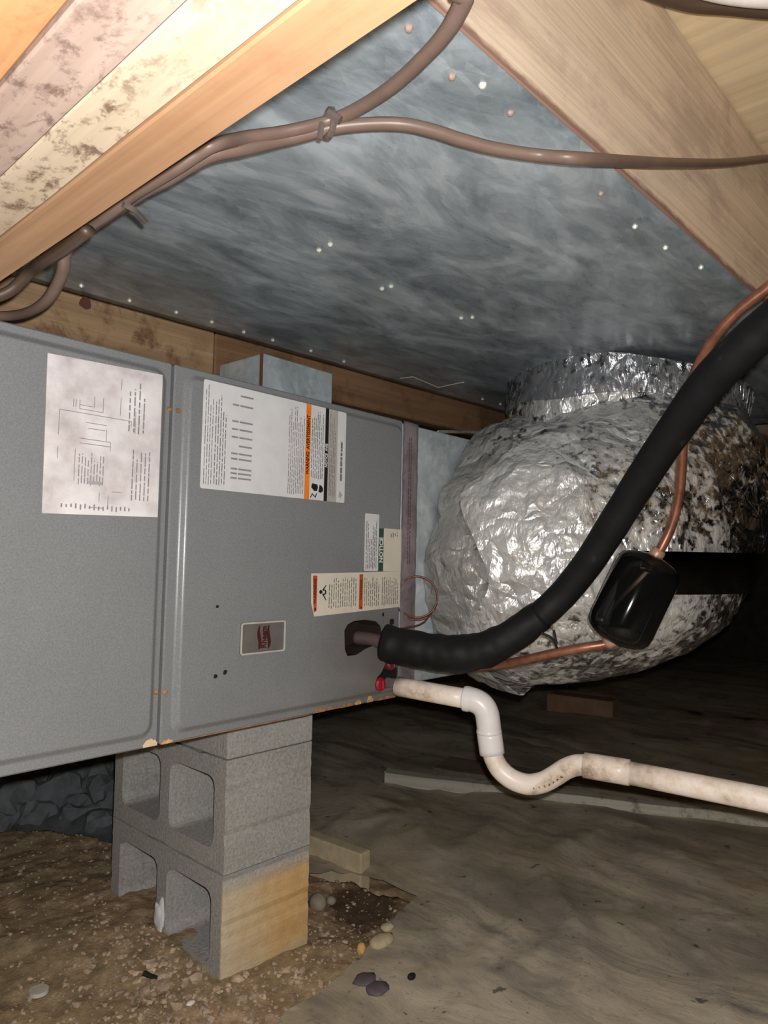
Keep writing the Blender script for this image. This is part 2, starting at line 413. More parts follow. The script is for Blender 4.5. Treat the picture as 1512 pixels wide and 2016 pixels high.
c0 = t.mix(t.ramp(sp_, [(0.69, 0.0), (0.73, 0.7)]), c0, srgb(92, 84, 74))
c0 = t.mix(1.0, c0, t.ramp(g, [(0.30, 0.5), (0.42, 1.0)]), 'MULTIPLY')
t.set(c0, 0.55, 0, 0.4); t.bump(f, 0.35, 0.012); t.bump(g, 0.25, 0.003); M_plastic = t.m

# ---------------------------------------------------------------- setting: ground, walls, subfloor
DIRT = [(-1.2, 2.35), (0.3, 2.12), (0.72, 1.95), (0.88, 1.72), (1.0, 1.5), (1.10, 1.27), (1.19, 1.20), (1.214, 1.023), (1.13, 1.00),
        (1.056, 0.972), (1.01, 0.962), (0.974, 0.951), (0.90, 0.925), (0.832, 0.912), (0.76, 0.905), (0.5, 0.78), (0.2, 0.6), (-0.3, 0.3), (-1.2, 0.0)]
def inside(p, poly):
    c = False; j = len(poly) - 1
    for i in range(len(poly)):
        a, b = poly[i], poly[j]
        if (a.y > p.y) != (b.y > p.y) and p.x < (b.x - a.x) * (p.y - a.y) / (b.y - a.y) + a.x: c = not c
        j = i
    return c
DIRTV = [Vector(p) for p in DIRT]
def gz(x, y):
    z = 0.012 * noise.noise((x * 2.2, y * 2.2, 0)) + 0.010 * noise.noise((x * 7, y * 7, 3)) + 0.006 * noise.noise((x * 19, y * 19, 5)) + 0.0035 * noise.noise((x * 45, y * 45, 8))
    d = math.hypot(x - 0.70, y - 1.22)
    z += 0.018 * math.exp(-(d / 0.16) ** 2)                 # soil heaped by the pier
    b_ = min(1, max(0, (y - 1.10) / 0.32)); b_ *= min(1, max(0, (1.05 - x) / 0.25)); z += 0.034 * b_ * b_ * (3 - 2 * b_)
    e = math.hypot(x - 1.12, y - 1.09)
    z -= 0.030 * math.exp(-(e / 0.09) ** 2)                 # hollow beside it
    return z
def axis_pts(a, b, c, d, fine, coarse):
    p = [a + (b - a) * i / coarse for i in range(coarse)] + [b + (c - b) * i / fine for i in range(fine)] + [c + (d - c) * i / coarse for i in range(coarse + 1)]
    return p
xs = axis_pts(-1.5, 0.35, 1.45, 6.0, 190, 24); ys = axis_pts(-3.0, 0.75, 2.2, 5.0, 220, 24)
bm = bmesh.new(); gr = [[bm.verts.new((x, y, gz(x, y))) for y in ys] for x in xs]
for row in gr:
    for v in row:
        if not inside(v.co.xy, DIRTV): v.co.z -= 0.03
for i in range(len(xs) - 1):
    for j in range(len(ys) - 1): bm.faces.new((gr[i][j], gr[i + 1][j], gr[i + 1][j + 1], gr[i][j + 1]))
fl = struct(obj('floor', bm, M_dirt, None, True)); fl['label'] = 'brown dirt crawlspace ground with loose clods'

fw = plain('foundation_block', srgb(70, 68, 64), 0.95, 0, 0.1, 0.3, 12, 0.5)
struct(obj('wall_back', box((-1.5, 4.9, -0.1), (6.0, 5.0, 1.5)), fw))['label'] = 'dark foundation wall far behind the unit'
struct(obj('wall_right', box((5.9, -3.0, -0.1), (6.0, 4.9, 1.5)), fw))['label'] = 'dark foundation wall at the far right'
ZT = CAMZ + 0.7403; ZP = CAMZ + 0.4543
ce = thing('ceiling', 'plywood subfloor above the joists', None); ce['kind'] = 'structure'; del ce['label']; ce['label'] = 'plywood subfloor above the joists'
x0 = -1.5
for k, wd in enumerate((1.20, 1.12, 1.22, 1.22, 2.74)):
    obj('plywood_panel', box((x0 + 0.001, -3, ZT), (x0 + wd - 0.001, 5, ZT + 0.018), 0.001), M_ply, ce); x0 += wd

# ---------------------------------------------------------------- framing
G0 = 0.2555
gd = thing('girder', 'built-up floor girder of stained boards at upper left', 'girder', (0.16, 0, CAMZ + 0.2703))
for k, mt in enumerate((M_ply1, M_ply2, M_ply3, M_ply4, M_ply2, M_ply1)):
    dz = (0, 0.0012, -0.001, 0.0015, 0, 0.001)[k]
    o = obj('girder_board', rough_board((G0 - 0.0382 * (k + 1) + 0.0004, -1.2, CAMZ + 0.2716 + dz), (G0 - 0.0382 * k - 0.0004, 3.5, ZP - 0.001), 1, 0.0016, 40, 0.0008, k), mt, gd)
    o['label'] = ('clean orange-tan board', 'pale board with brown mold spots', 'pinkish board with grey mold', 'orange board', 'pale board', 'tan board')[k]

VR = 0.3639
def joist(y0, y1, mt, label):
    return single('floor_joist', rough_board((-0.4, y0, ZP), (4.5, y1, ZT - 0.001), 0, 0.003, 60, 0.0015, y0 * 9), mt, label, 'joist', (2, (y0 + y1) / 2, ZP))
j = joist(VR, VR + 0.038, M_joist, 'yellow pine floor joist beside the metal sheet at upper right')
joist(VR + 0.406, VR + 0.444, M_joist, 'floor joist hidden above the middle of the metal sheet')
joist(1.204, 1.242, M_joist, 'floor joist above the far edge of the metal sheet')
joist(VR - 0.53, VR - 0.492, M_joist, 'floor joist out of view to the right of the subfloor bay')

ULB = (0.8200, 1.2500, 1.1810)[0]
for k, (a, b, mt, lb) in enumerate(((0.27, ULB - 0.001, M_led, 'brown ledger board with a dark knot, left of the butt joint above the grey unit'),
                                  (ULB + 0.001, 2.6, M_led2, 'darker brown ledger board running right from the joint, behind the galvanized box'))):
    o = single('ledger_board', rough_board((a, 1.25, 1.100), (b, 1.288, 1.1865), 0, 0.003, 30, 0.002, 30 + k), mt, lb, 'board', ((a + b) / 2, 1.27, 1.1), 'boards under the far edge of the metal sheet')
    if k == 0: led = o
def on_led(name, bm, mt):
    bm.transform(Matrix.Translation(-led.location)); return obj(name, bm, mt, led)
kc = Vector((0.5490, 1.2490, 1.1740))
bm = bmesh.new()
for rr, yy in ((0.0105, 0.0), (0.0068, -0.0008)):
    add_tube(bm, [kc + Vector((0, 0.002, 0)), kc + Vector((0, yy, 0))], rr, 14, wob=0.25)
kn = on_led('knot', bm, plain('wood_knot', srgb(96, 52, 44), 0.7)); kn['label'] = 'dark round knot'

pc0 = Vector((1.5330, 1.2200, 1.0653)); pc1 = Vector((1.8624, 1.2200, 1.1173))
q0, q1 = Vector((1.5132, 1.2220, 1.0740)), Vector((1.8654, 1.2220, 1.1210))
bm = add_tube(bmesh.new(), straight(q0, q1 + (q1 - q0) * 0.3, 8), 0.0055, 4, flat=0.7, wob=0.15)
single('wood_strip', bm, M_old, 'thin pale wood strip below the brown ledger, left of the foil duct', 'strip', q0)

# ---------------------------------------------------------------- metal sheet under the joists
sp = thing('metal_sheet', 'large galvanized metal sheet nailed under the joists', 'metal sheet', (1.2, 0.8, ZP))
bm = bmesh.new(); nx, ny = 90, 40
PX0, PX1, PY0, PY1 = 0.262, 2.55, VR - 0.001, 1.246
def pz(x, y):
    z = ZP - 0.0022 - 0.0022 * (0.5 + 0.5 * noise.noise((x * 2.6, y * 3.2, 4)))
    for yy in (VR + 0.019, VR + 0.425, 1.223): z += 0.0012 * math.exp(-((y - yy) / 0.03) ** 2)
    return z
top = []
gr = [[bm.verts.new((PX0 + (PX1 - PX0) * i / nx, PY0 + (PY1 - PY0) * j / ny, pz(PX0 + (PX1 - PX0) * i / nx, PY0 + (PY1 - PY0) * j / ny))) for j in range(ny + 1)] for i in range(nx + 1)]
for i in range(nx):
    for j in range(ny): bm.faces.new((gr[i][j], gr[i][j + 1], gr[i + 1][j + 1], gr[i + 1][j]))
ex = bmesh.ops.extrude_face_region(bm, geom=bm.faces[:])
for v in [g for g in ex['geom'] if isinstance(g, bmesh.types.BMVert)]: v.co.z -= 0.0009
obj('sheet', bm, M_sheet, sp, True)
SCREWS = [(0.4403, 0.3927, 1.1860), (0.5141, 0.4032, 1.1860), (0.5439, 0.3895, 1.1860), (0.5978, 0.3932, 1.1860), (0.8079, 0.3992, 1.1860), (0.9203, 0.4057, 1.1860), (1.0132, 0.4015, 1.1860), (1.1185, 0.3887, 1.1860),
          (0.6870, 0.7594, 1.1860), (0.6903, 0.7874, 1.1860), (0.8620, 0.8206, 1.1860), (0.8653, 0.8027, 1.1860), (1.0683, 0.8096, 1.1860), (1.0795, 0.7919, 1.1860),
          (0.5201, 1.2018, 1.1860), (0.6095, 1.2059, 1.1860), (0.6983, 1.1971, 1.1860), (0.7741, 1.1938, 1.1860), (0.8533, 1.1987, 1.1860), (0.9264, 1.1974, 1.1860), (1.0308, 1.1954, 1.1860), (1.1385, 1.2023, 1.1860), (1.6669, 1.1845, 1.1860), (1.7551, 1.1837, 1.1860)]
rs = plain('rusty_screw', srgb(160, 138, 124), 0.6, 0.2)
me_s = None
for k, p in enumerate(SCREWS):
    if me_s is None:
        bm = bmesh.new()
        prof = [(0.0042, 0.001), (0.0040, -0.0010), (0.0028, -0.0030), (0.0012, -0.0038)]
        rings = [[bm.verts.new((r_ * math.cos(a * math.pi / 4), r_ * math.sin(a * math.pi / 4), z_)) for a in range(8)] for r_, z_ in prof]
        for a, b in zip(rings, rings[1:]):
            for q in range(8): bm.faces.new((a[q], a[(q + 1) % 8], b[(q + 1) % 8], b[q]))
        bm.faces.new(rings[-1])
        bmesh.ops.recalc_face_normals(bm, faces=bm.faces)
        me_s = bpy.data.meshes.new('screw'); bm.to_mesh(me_s); bm.free(); me_s.materials.append(M_screw)
    me = me_s
    if k in (0, 1, 3, 4):
        me = me_s.copy(); me.materials[0] = rs
    o = bpy.data.objects.new('screw', me); C.objects.link(o); o.parent = sp
    o.location = Vector((p[0], p[1], pz(p[0], p[1]) - 0.0012)) - Vector((1.2, 0.8, ZP))
# torn tab hanging from the far edge
tp = [Vector((1.3301, 1.1940, 1.1810)), Vector((1.3213, 1.1492, 1.1760)), Vector((1.4415, 1.1659, 1.1740)), Vector((1.4326, 1.0772, 1.1720))]
bm = bmesh.new()
add_tube(bm, tp, 0.0048, 6, flat=0.3)
obj('torn_edge', bm, M_screw, sp)['label'] = 'bent tab of torn sheet edge'

# ---------------------------------------------------------------- air handler
AX = Vector((0.99918, 0.04019, -0.0061)); AZ = Vector((0.0061, 0.0, 1.0))
AZ = (AZ - AX * AX.dot(AZ)).normalized(); AY = AZ.cross(AX)
UM = Matrix.Identity(4)
for i in range(3): UM[i][0] = AX[i]; UM[i][1] = AY[i]; UM[i][2] = AZ[i]; UM[i][3] = (0.5246, 0.9060, 0.4715)[i]
HH = 0.530
ah = thing('air_handler', 'grey horizontal air handler cabinet resting on a concrete block pier', 'air handler', UM)
def u_obj(name, bm, mat, parent=None, smooth=False): return obj(name, bm, mat, parent or ah, smooth, world=False)
u_obj('cabinet', box((-0.62, 0.05, 0.003), (0.512, 0.53, HH - 0.002), 0.003), M_paint)

def door(a0, a1, ml, mr, mb, mtop, holes=()):
    bm = bmesh.new()
    spec = [(0, 0.0035, 0.05), (0, 0.0035, 0.002), (0.002, 0.003, 0.0), (1, 0.020, 0.0)] + [(1 + 1.2 * u / 10, 0.020 - 0.007 * u / 10, -0.0075 * (u / 10) ** 2 * (3 - 2 * u / 10)) for u in range(1, 11)]
    loops = []
    for s_, r_, y_ in spec:
        if s_ < 1: d = (s_,) * 4
        else: d = (ml * s_ ** 0 + 0.008 * (s_ - 1) / 0.85 * 1, mr + 0.008 * (s_ - 1) / 0.85, mb + 0.008 * (s_ - 1) / 0.85, mtop + 0.008 * (s_ - 1) / 0.85)
        loops.append([bm.verts.new((a, y_, b)) for a, b in rrect(a0 + d[0], a1 - d[1], d[2], HH - d[3], r_)])
    n = len(loops[0])
    for p, q in zip(loops, loops[1:]):
        for k in range(n): bm.faces.new((p[k], p[(k + 1) % n], q[(k + 1) % n], q[k]))
    L = loops[-1]; ed = [bm.edges.get((L[i], L[(i + 1) % n])) for i in range(n)]
    for h in holes:
        hv = [bm.verts.new((a, -0.0075, b)) for a, b in h]; hb = [bm.verts.new((a, 0.042, b)) for a, b in h]
        k = len(hv)
        ed += [bm.edges.new((hv[i], hv[(i + 1) % k])) for i in range(k)]
        for i in range(k): bm.faces.new((hv[i], hv[(i + 1) % k], hb[(i + 1) % k], hb[i]))
    if holes: bmesh.ops.triangle_fill(bm, use_beauty=True, edges=ed)
    else: bm.faces.new(L)
    return bm
HOLE = [(0.353, 0.135), (0.361, 0.145), (0.376, 0.150), (0.405, 0.151), (0.435, 0.147), (0.448, 0.138), (0.453, 0.125), (0.446, 0.112), (0.432, 0.103), (0.410, 0.099), (0.385, 0.090), (0.362, 0.090), (0.355, 0.102)]
PORT = [(0.436, 0.030), (0.442, 0.044), (0.454, 0.052), (0.468, 0.072), (0.480, 0.081), (0.492, 0.076), (0.497, 0.060), (0.502, 0.040), (0.502, 0.018), (0.480, 0.0155), (0.455, 0.0155), (0.442, 0.018)]
d1 = u_obj('access_panel', door(-0.62, -0.002, 0.02, 0.008, 0.012, 0.010), M_paint)
d2 = u_obj('access_panel', door(0.002, 0.512, 0.014, 0.002, 0.010, 0.008, (HOLE, PORT)), M_paint)
bm = extrude_poly([(a * 1.0, b) for a, b in HOLE], 0.0415, 0.043); u_obj('pipe_opening', bm, plain('dark_foam', srgb(44, 37, 32), 0.95, 0, 0.1))
bm = extrude_poly(PORT, 0.0415, 0.043); u_obj('drain_opening', bm, M_dark)
FY = -0.0076
def sleeve(loop, k=0.0006):
    ca_ = sum(a for a, b in loop) / len(loop); cb_ = sum(b for a, b in loop) / len(loop); bm = bmesh.new()
    lp = [(a - k * (a - ca_) / abs(a - ca_ + 1e-9) if abs(a - ca_) > 1e-6 else a, b - k * (b - cb_) / abs(b - cb_ + 1e-9)) for a, b in loop]
    r1 = [bm.verts.new((a, -0.0079, b)) for a, b in lp]; r2 = [bm.verts.new((a, 0.0412, b)) for a, b in lp]
    for i in range(len(lp)): bm.faces.new((r1[i], r1[(i + 1) % len(lp)], r2[(i + 1) % len(lp)], r2[i]))
    return bm
M_foam = plain('dark_foam_lining', srgb(46, 39, 34), 0.95, 0, 0.1)
u_obj('foam_lining', sleeve(HOLE), M_foam); u_obj('port_lining', sleeve(PORT), M_dark)
def plate(name, loop, mat, parent=None, y=FY, th=0.0005): return u_obj(name, extrude_poly(loop, y, y - th), mat, parent)
def strip(name, a0, a1, b0, b1, mat, parent, y=FY - 0.0005, th=0.0003, r=None): return plate(name, rrect(a0, a1, b0, b1, r, 3) if r else [(a0, b0), (a1, b0), (a1, b1), (a0, b1)], mat, parent, y, th)
def up_text(name, s, a, b, size, mat, parent, bold=0.0, sx=1.0, y=FY - 0.0010):
    M = Matrix(((0, -1, 0, a), (0, 0, -1, y), (1, 0, 0, b), (0, 0, 0, 1)))
    return text(name, s, size, mat, parent, M, bold, sx)
def print_lines(name, a0, a1, b0, b1, pitch, mat, parent, fill=0.5, seed=1, y=FY - 0.0006, ragged=0.3):
    """rows of small print running up the label, too fine to read in the photograph"""
    rr = random.Random(seed); bm = bmesh.new(); a = a0
    while a + pitch * fill < a1:
        b = b0 + rr.random() * 0.003; end = b1 - (rr.random() ** 2) * ragged * (b1 - b0)
        while b < end:
            L = rr.uniform(0.004, 0.014)
            e = min(b + L, end)
            vs = [bm.verts.new(q) for q in ((a, y, b), (a + pitch * fill, y, b), (a + pitch * fill, y, e), (a, y, e))]
            bm.faces.new(vs); b = e + rr.uniform(0.0008, 0.003)
        a += pitch
    bmesh.ops.solidify(bm, geom=bm.faces[:], thickness=0.0001)
    o = u_obj(name, bm, mat, parent); o['kind'] = 'stuff'; return o

# wiring diagram on the left door
L1 = plate('wiring_diagram', [(-0.180, 0.502), (-0.177, 0.307), (-0.021, 0.311), (-0.022, 0.508)], M_diag); L1['label'] = 'white wiring diagram sheet smeared with dust'
bm = bmesh.new()
def seg(a0, b0, a1, b1, w_=0.0009, y=FY - 0.0006):
    d = Vector((a1 - a0, 0, b1 - b0)).normalized(); nrm = Vector((d.z, 0, -d.x)) * (w_ / 2)
    p, q = Vector((a0, y, b0)), Vector((a1, y, b1))
    bm.faces.new([bm.verts.new(v) for v in (p - nrm, q - nrm, q + nrm, p + nrm)])
for a0, b0, a1, b1 in ((-.162, .436, -.066, .436), (-.162, .436, -.162, .405), (-.066, .436, -.066, .428), (-.137, .446, -.12, .446), (-.137, .441, -.105, .441), (-.137, .441, -.137, .452),
                     (-.135, .404, -.094, .404), (-.135, .398, -.094, .398), (-.094, .404, -.094, .392), (-.1, .404, -.1, .42), (-.082, .49, -.082, .475), (-.082, .465, -.082, .441),
                     (-.145, .452, -.145, .442), (-.142, .452, -.142, .442), (-.14, .39, -.14, .35), (-.128, .425, -.1, .425), (-.125, .418, -.102, .418), (-.118, .46, -.118, .445), (-.106, .46, -.106, .442),
                     (-.162, .39, -.162, .375), (-.106, .338, -.106, .326), (-.094, .335, -.094, .322), (-.12, .318, -.1, .318), (-.088, .34, -.075, .34), (-.06, .45, -.06, .42)):
    seg(a0, b0, a1, b1)
bmesh.ops.solidify(bm, geom=bm.faces[:], thickness=0.0001)
u_obj('diagram_lines', bm, M_lav, L1)['kind'] = 'stuff'
print_lines('fine_print', -0.135, -0.098, 0.345, 0.388, 0.004, M_lav, L1, 0.35, 3)
print_lines('fine_print', -0.062, -0.035, 0.33, 0.40, 0.006, M_lav, L1, 0.3, 4)
print_lines('fine_print', -0.155, -0.06, 0.314, 0.322, 0.006, M_lav, L1, 0.35, 5)
print_lines('fine_print', -0.07, -0.045, 0.42, 0.49, 0.007, M_lav, L1, 0.3, 6)
strip('grey_bar', -0.121, -0.103, 0.3475, 0.3515, M_grey, L1)
# large rating label on the right door
L2 = plate('rating_label', rrect(0.0455, 0.3445, 0.3570, 0.5165, 0.003, 3), M_paper); L2['label'] = 'large white rating and warning label'
for k, (a0, a1, b0, b1, p_, fl_) in enumerate(((0.050, 0.066, 0.362, 0.510, 0.0042, 0.3), (0.068, 0.090, 0.364, 0.500, 0.0045, 0.35), (0.212, 0.246, 0.362, 0.510, 0.0040, 0.32))):
    print_lines('fine_print', a0, a1, b0, b1, p_, M_grey, L2, fl_, 10 + k)
bm = bmesh.new()
for k, b in enumerate((0.376, 0.383, 0.390, 0.405, 0.413, 0.425, 0.438, 0.450, 0.462, 0.487, 0.502)):
    for a0, a1 in ((0.098, 0.110), (0.112, 0.137)):
        if k in (5, 10) and a0 < 0.1: continue
        vs = [bm.verts.new(q) for q in ((a0, FY - 0.0006, b), (a1, FY - 0.0006, b), (a1, FY - 0.0006, b + 0.0028), (a0, FY - 0.0006, b + 0.0028))]; bm.faces.new(vs)
bmesh.ops.solidify(bm, geom=bm.faces[:], thickness=0.0001)
u_obj('table_print', bm, M_lav, L2)['kind'] = 'stuff'
strip('orange_stripe', 0.2485, 0.2595, 0.3570, 0.5165, M_orange, L2)
up_text('warning_lettering', 'WARNING  AVERTISSEMENT', 0.254, 0.4480, 0.0098, M_brown, L2, 0.0003, 0.80)
print_lines('fine_print', 0.2625, 0.2905, 0.392, 0.510, 0.0042, M_grey, L2, 0.4, 20)
strip('black_stripe', 0.2935, 0.3015, 0.3570, 0.5165, M_black, L2)
up_text('stripe_lettering', 'NOTICE  AVIS', 0.2975, 0.435, 0.0078, M_paper, L2, 0.0002, 0.84)
strip('grey_field', 0.302, 0.3235, 0.3570, 0.5165, M_greylab, L2)
print_lines('fine_print', 0.305, 0.321, 0.364, 0.510, 0.004, M_grey, L2, 0.35, 22, FY - 0.0010)
print_lines('bold_print', 0.332, 0.337, 0.392, 0.492, 0.006, M_grey, L2, 0.8, 23)
# pictogram: a hand reaching to a live part, black on white
def blob(loop, nm, parent, mat=M_black): return plate(nm, loop, mat, parent, FY - 0.0005, 0.0003)
blob([(0.264, 0.3775), (0.266, 0.3845), (0.278, 0.3835), (0.2795, 0.378), (0.277, 0.372), (0.271, 0.372)], 'pictogram', L2)
blob([(0.281, 0.371), (0.283, 0.383), (0.287, 0.3825), (0.2915, 0.378), (0.291, 0.373), (0.286, 0.370)], 'pictogram', L2)
blob([(0.262, 0.3605), (0.2665, 0.368), (0.2735, 0.363), (0.276, 0.369), (0.2775, 0.368), (0.2745, 0.3605), (0.267, 0.3655), (0.2635, 0.3600)], 'pictogram', L2)
blob([(0.329, 0.366), (0.331, 0.375), (0.333, 0.378), (0.335, 0.374), (0.339, 0.370), (0.336, 0.368), (0.334, 0.362), (0.332, 0.367)], 'small_emblem', L2, M_grey)
# notice label
L3 = plate('notice_label', rrect(0.400, 0.438, 0.2385, 0.3425, 0.002, 3), M_paper); L3['label'] = 'narrow white notice label with small print'
print_lines('fine_print', 0.4035, 0.436, 0.242, 0.330, 0.0045, M_grey, L3, 0.42, 31, ragged=0.6)
L4 = plate('green_notice_strip', [(0.4385, 0.2385), (0.4520, 0.2385), (0.4520, 0.3170), (0.4385, 0.3170)], M_green); L4['label'] = 'dark green strip reading NOTICE'
up_text('notice_lettering', 'NOTICE', 0.4455, 0.277, 0.0135, M_paper, L4, 0.0005, 0.95)
L5 = plate('cream_label', rrect(0.4525, 0.505, 0.2375, 0.3175, 0.002, 3), M_cream); L5['label'] = 'blank cream sticker'
print_lines('fine_print', 0.472, 0.497, 0.301, 0.312, 0.006, M_greylab, L5, 0.4, 32)
# warning label below it
L6 = plate('warning_label', [(0.270, 0.234), (0.503, 0.2375), (0.503, 0.1705), (0.2795, 0.1625), (0.2715, 0.185)], M_cream); L6['label'] = 'cream warning label with two red-orange bars'
plate('warning_bar', [(0.2735, 0.2305), (0.2835, 0.2305), (0.2835, 0.1715), (0.2775, 0.1695)], M_rust, L6, FY - 0.0005, 0.0003)
up_text('warning_lettering', 'WARNING', 0.2788, 0.2045, 0.0092, M_brown, L6, 0.0002, 0.95)
blob([(0.2772, 0.1745), (0.2828, 0.1715), (0.2828, 0.1775)], 'warning_triangle', L6, M_brown)
strip('warning_bar', 0.388, 0.3975, 0.1705, 0.2325, M_rust, L6)
up_text('warning_lettering', 'WARNING', 0.3928, 0.205, 0.0078, M_brown, L6, 0.0001, 0.95)
blob([(0.3902, 0.1725), (0.3955, 0.170), (0.3955, 0.1750)], 'warning_triangle', L6, M_brown)
for k, (a0, a1) in enumerate(((0.312, 0.384), (0.401, 0.445), (0.450, 0.500))): print_lines('fine_print', a0, a1, 0.174, 0.228, 0.0055, M_greylab, L6, 0.4, 40 + k)
ring = lambda ca, cb, r_, n_=10: [(ca + r_ * math.cos(2 * math.pi * i / n_), cb + r_ * math.sin(2 * math.pi * i / n_)) for i in range(n_)]
blob(ring(0.2925, 0.2030, 0.0034), 'pictogram', L6)
u_obj('pictogram', extrude_poly(ring(0.3010, 0.2025, 0.0048), FY - 0.0005, FY - 0.0008, (ring(0.3000, 0.2025, 0.0028)[::-1],)), M_black, L6)
blob([(0.296, 0.2065), (0.3045, 0.2145), (0.3055, 0.2135), (0.2985, 0.2050)], 'pictogram', L6)
blob([(0.296, 0.1995), (0.3045, 0.1885), (0.3060, 0.1895), (0.2985, 0.2005)], 'pictogram', L6)
# badge
bd = plate('badge', rrect(0.126, 0.2145, 0.1115, 0.1600, 0.004, 4), M_badge, None, FY, 0.0022); bd['label'] = 'small grey maker badge with silver rim'
u_obj('badge_rim', extrude_poly(rrect(0.126, 0.2145, 0.1115, 0.1600, 0.004, 4), FY - 0.002, FY - 0.0034, (rrect(0.1287, 0.2118, 0.1140, 0.1575, 0.003, 4),)), M_badger, bd)
up_text('badge_lettering', 'Rheem', 0.1712, 0.1360, 0.0150, M_logo, bd, 0.0005, 0.80, FY - 0.0026)
for sgn, a in ((1, 0.1618), (1, 0.1804)):
    lo_, hi_ = [], []
    for i in range(13):
        b = 0.118 + 0.036 * i / 12; o_ = 0.0016 * math.sin(i / 12 * 2 * math.pi); wd = 0.0010 + 0.0024 * math.sin(math.pi * (i / 12 if a < 0.17 else i / 12) ** 0.8)
        lo_.append((a - wd + o_, b)); hi_.append((a + wd + o_, b))
    plate('badge_wave', lo_ + hi_[::-1], M_logo, bd, FY - 0.0022, 0.0004)
# screws, rust and stains
for a, b in ((-0.005, 0.464), (0.009, 0.464), (-0.008, 0.073), (0.006, 0.071)):
    bm = bmesh.new(); add_tube(bm, [Vector((a, 0.001, b)), Vector((a, -0.002, b)), Vector((a, -0.0034, b))], lambda t_: 0.0036 - 0.0016 * (t_ > 0.9), 8)
    u_obj('rusty_screw', bm, M_ironrust)
for a, b, r_ in ((0.084, 0.085, 0.0032), (0.101, 0.089, 0.0034), (0.083, 0.186, 0.0024), (0.4800, 0.1430, 0.0058), (0.455, 0.158, 0.003)):
    bm = bmesh.new(); add_tube(bm, [Vector((a, FY + 0.001, b)), Vector((a, FY - 0.0008, b))], r_, 9, wob=0.5, seed=a * 50); u_obj('dark_hole' if r_ > 0.005 else 'dark_speck', bm, M_dark)
def ragged(a0, a1, b0, b1, n_=14, seed=0, amp=0.35):
    rr = random.Random(seed); up_, dn = [], []
    for i in range(n_ + 1):
        a = a0 + (a1 - a0) * i / n_; env = math.sin(math.pi * min(0.95, max(0.05, i / n_))) ** 0.4
        dn.append((a, b0)); up_.append((a, b0 + (b1 - b0) * env * (1 - amp * rr.random())))
    return dn + up_[::-1]
for k, (a0, a1, b0, b1, mt) in enumerate(((-0.024, -0.003, 0.001, 0.013, plain('peeled_primer', srgb(214, 188, 158), 0.8, 0, 0.2, 0.15, 80)), (0.003, 0.022, 0.0005, 0.007, M_ironrust2), (0.29, 0.318, 0.0005, 0.011, M_ironrust), (0.320, 0.352, 0.001, 0.0075, M_ironrust),
                                     (0.355, 0.388, 0.0005, 0.007, M_ironrust), (0.392, 0.408, 0.0005, 0.0095, M_ironrust2), (0.424, 0.440, 0.0005, 0.0135, M_ironrust2), (0.452, 0.503, 0.0, 0.006, M_ironrust), (0.022, 0.28, 0.0002, 0.0022, M_ironrust))):
    plate('rust_patch', ragged(a0, a1, b0, b1, 14, k), mt, None, -0.0002, 0.0006)
# drain plugs
for a, b, mt, tilt in ((0.451, 0.031, M_red, 0), (0.482, 0.066, M_redd, 0)):
    bm = bmesh.new(); add_tube(bm, [Vector((a, 0.04, b)), Vector((a, -0.009, b)), Vector((a, -0.0125, b))], lambda t_: 0.0130 if t_ < 0.6 else 0.0105, 14); o = u_obj('drain_plug', bm, mt)
    bm = bmesh.new(); add_box(bm, (a - 0.0020, -0.0165, b - 0.0080), (a + 0.0020, -0.0120, b + 0.0080), 0.001); u_obj('plug_tab', bm, mt, o)
bm = bmesh.new(); add_tube(bm, [Vector((0.512, 0.02, 0.020)), Vector((0.512, -0.016, 0.020))], 0.0185, 16); u_obj('drain_fitting', bm, plain('black_fitting', srgb(110, 106, 104), 0.4))

# galvanized supply plenum on the right end
pl = thing('supply_plenum', 'galvanized plenum taped to the right end of the grey air handler', 'plenum', UM)
obj('plenum_box', box((0.5135, 0.004, 0.020), (1.16, 0.50, 0.527), 0.002), M_galv, pl, world=False)
bm = bmesh.new(); nA, nB = 6, 70
gr = [[bm.verts.new((0.503 + 0.051 * i / nA, -0.0090 + 0.007 * max(0, (i / nA - 0.45)) + 0.0012 * noise.noise((i * 0.9, j * 0.35, 2)), 0.001 + 0.527 * j / nB)) for j in range(nB + 1)] for i in range(nA + 1)]
for i in range(nA):
    for j in range(nB): bm.faces.new((gr[i][j], gr[i + 1][j], gr[i + 1][j + 1], gr[i][j + 1]))
bmesh.ops.solidify(bm, geom=bm.faces[:], thickness=0.0004)
tp = obj('foil_tape', bm, M_tape, pl, True, world=False); tp['label'] = 'crinkled pinkish foil tape down the joint'
print_lines('tape_print', 0.5185, 0.528, 0.25, 0.50, 0.006, plain('faded_print', srgb(136, 104, 112), 0.5), tp, 0.5, 77, -0.0108, 0.1)
# galvanized box on top of the unit
gb = thing('galvanized_box', 'small galvanized duct box standing on top of the grey air handler', 'duct box', (0.92, 1.17, 1.0))
bm = bmesh.new(); q = [(0.829, 1.100), (1.017, 1.108), (1.010, 1.242), (0.826, 1.240)]
lo_ = [bm.verts.new((x, y, 1.0005)) for x, y in q]; hi_ = [bm.verts.new((x, y, 1.1185 if i != 1 else 1.1170)) for i, (x, y) in enumerate(q)]
for i in range(4): bm.faces.new((lo_[i], lo_[(i + 1) % 4], hi_[(i + 1) % 4], hi_[i]))
bm.faces.new(hi_); bm.faces.new(lo_[::-1])
bmesh.ops.bevel(bm, geom=bm.edges[:], offset=0.0015, segments=1, affect='EDGES')
obj('box_shell', bm, M_galv, gb)
bm = bmesh.new(); add_box(bm, (0.8262, 1.0975, 1.001), (0.8282, 1.106, 1.1175)); obj('seam_fold', bm, plain('rusty_seam', srgb(112, 70, 62), 0.7), gb)

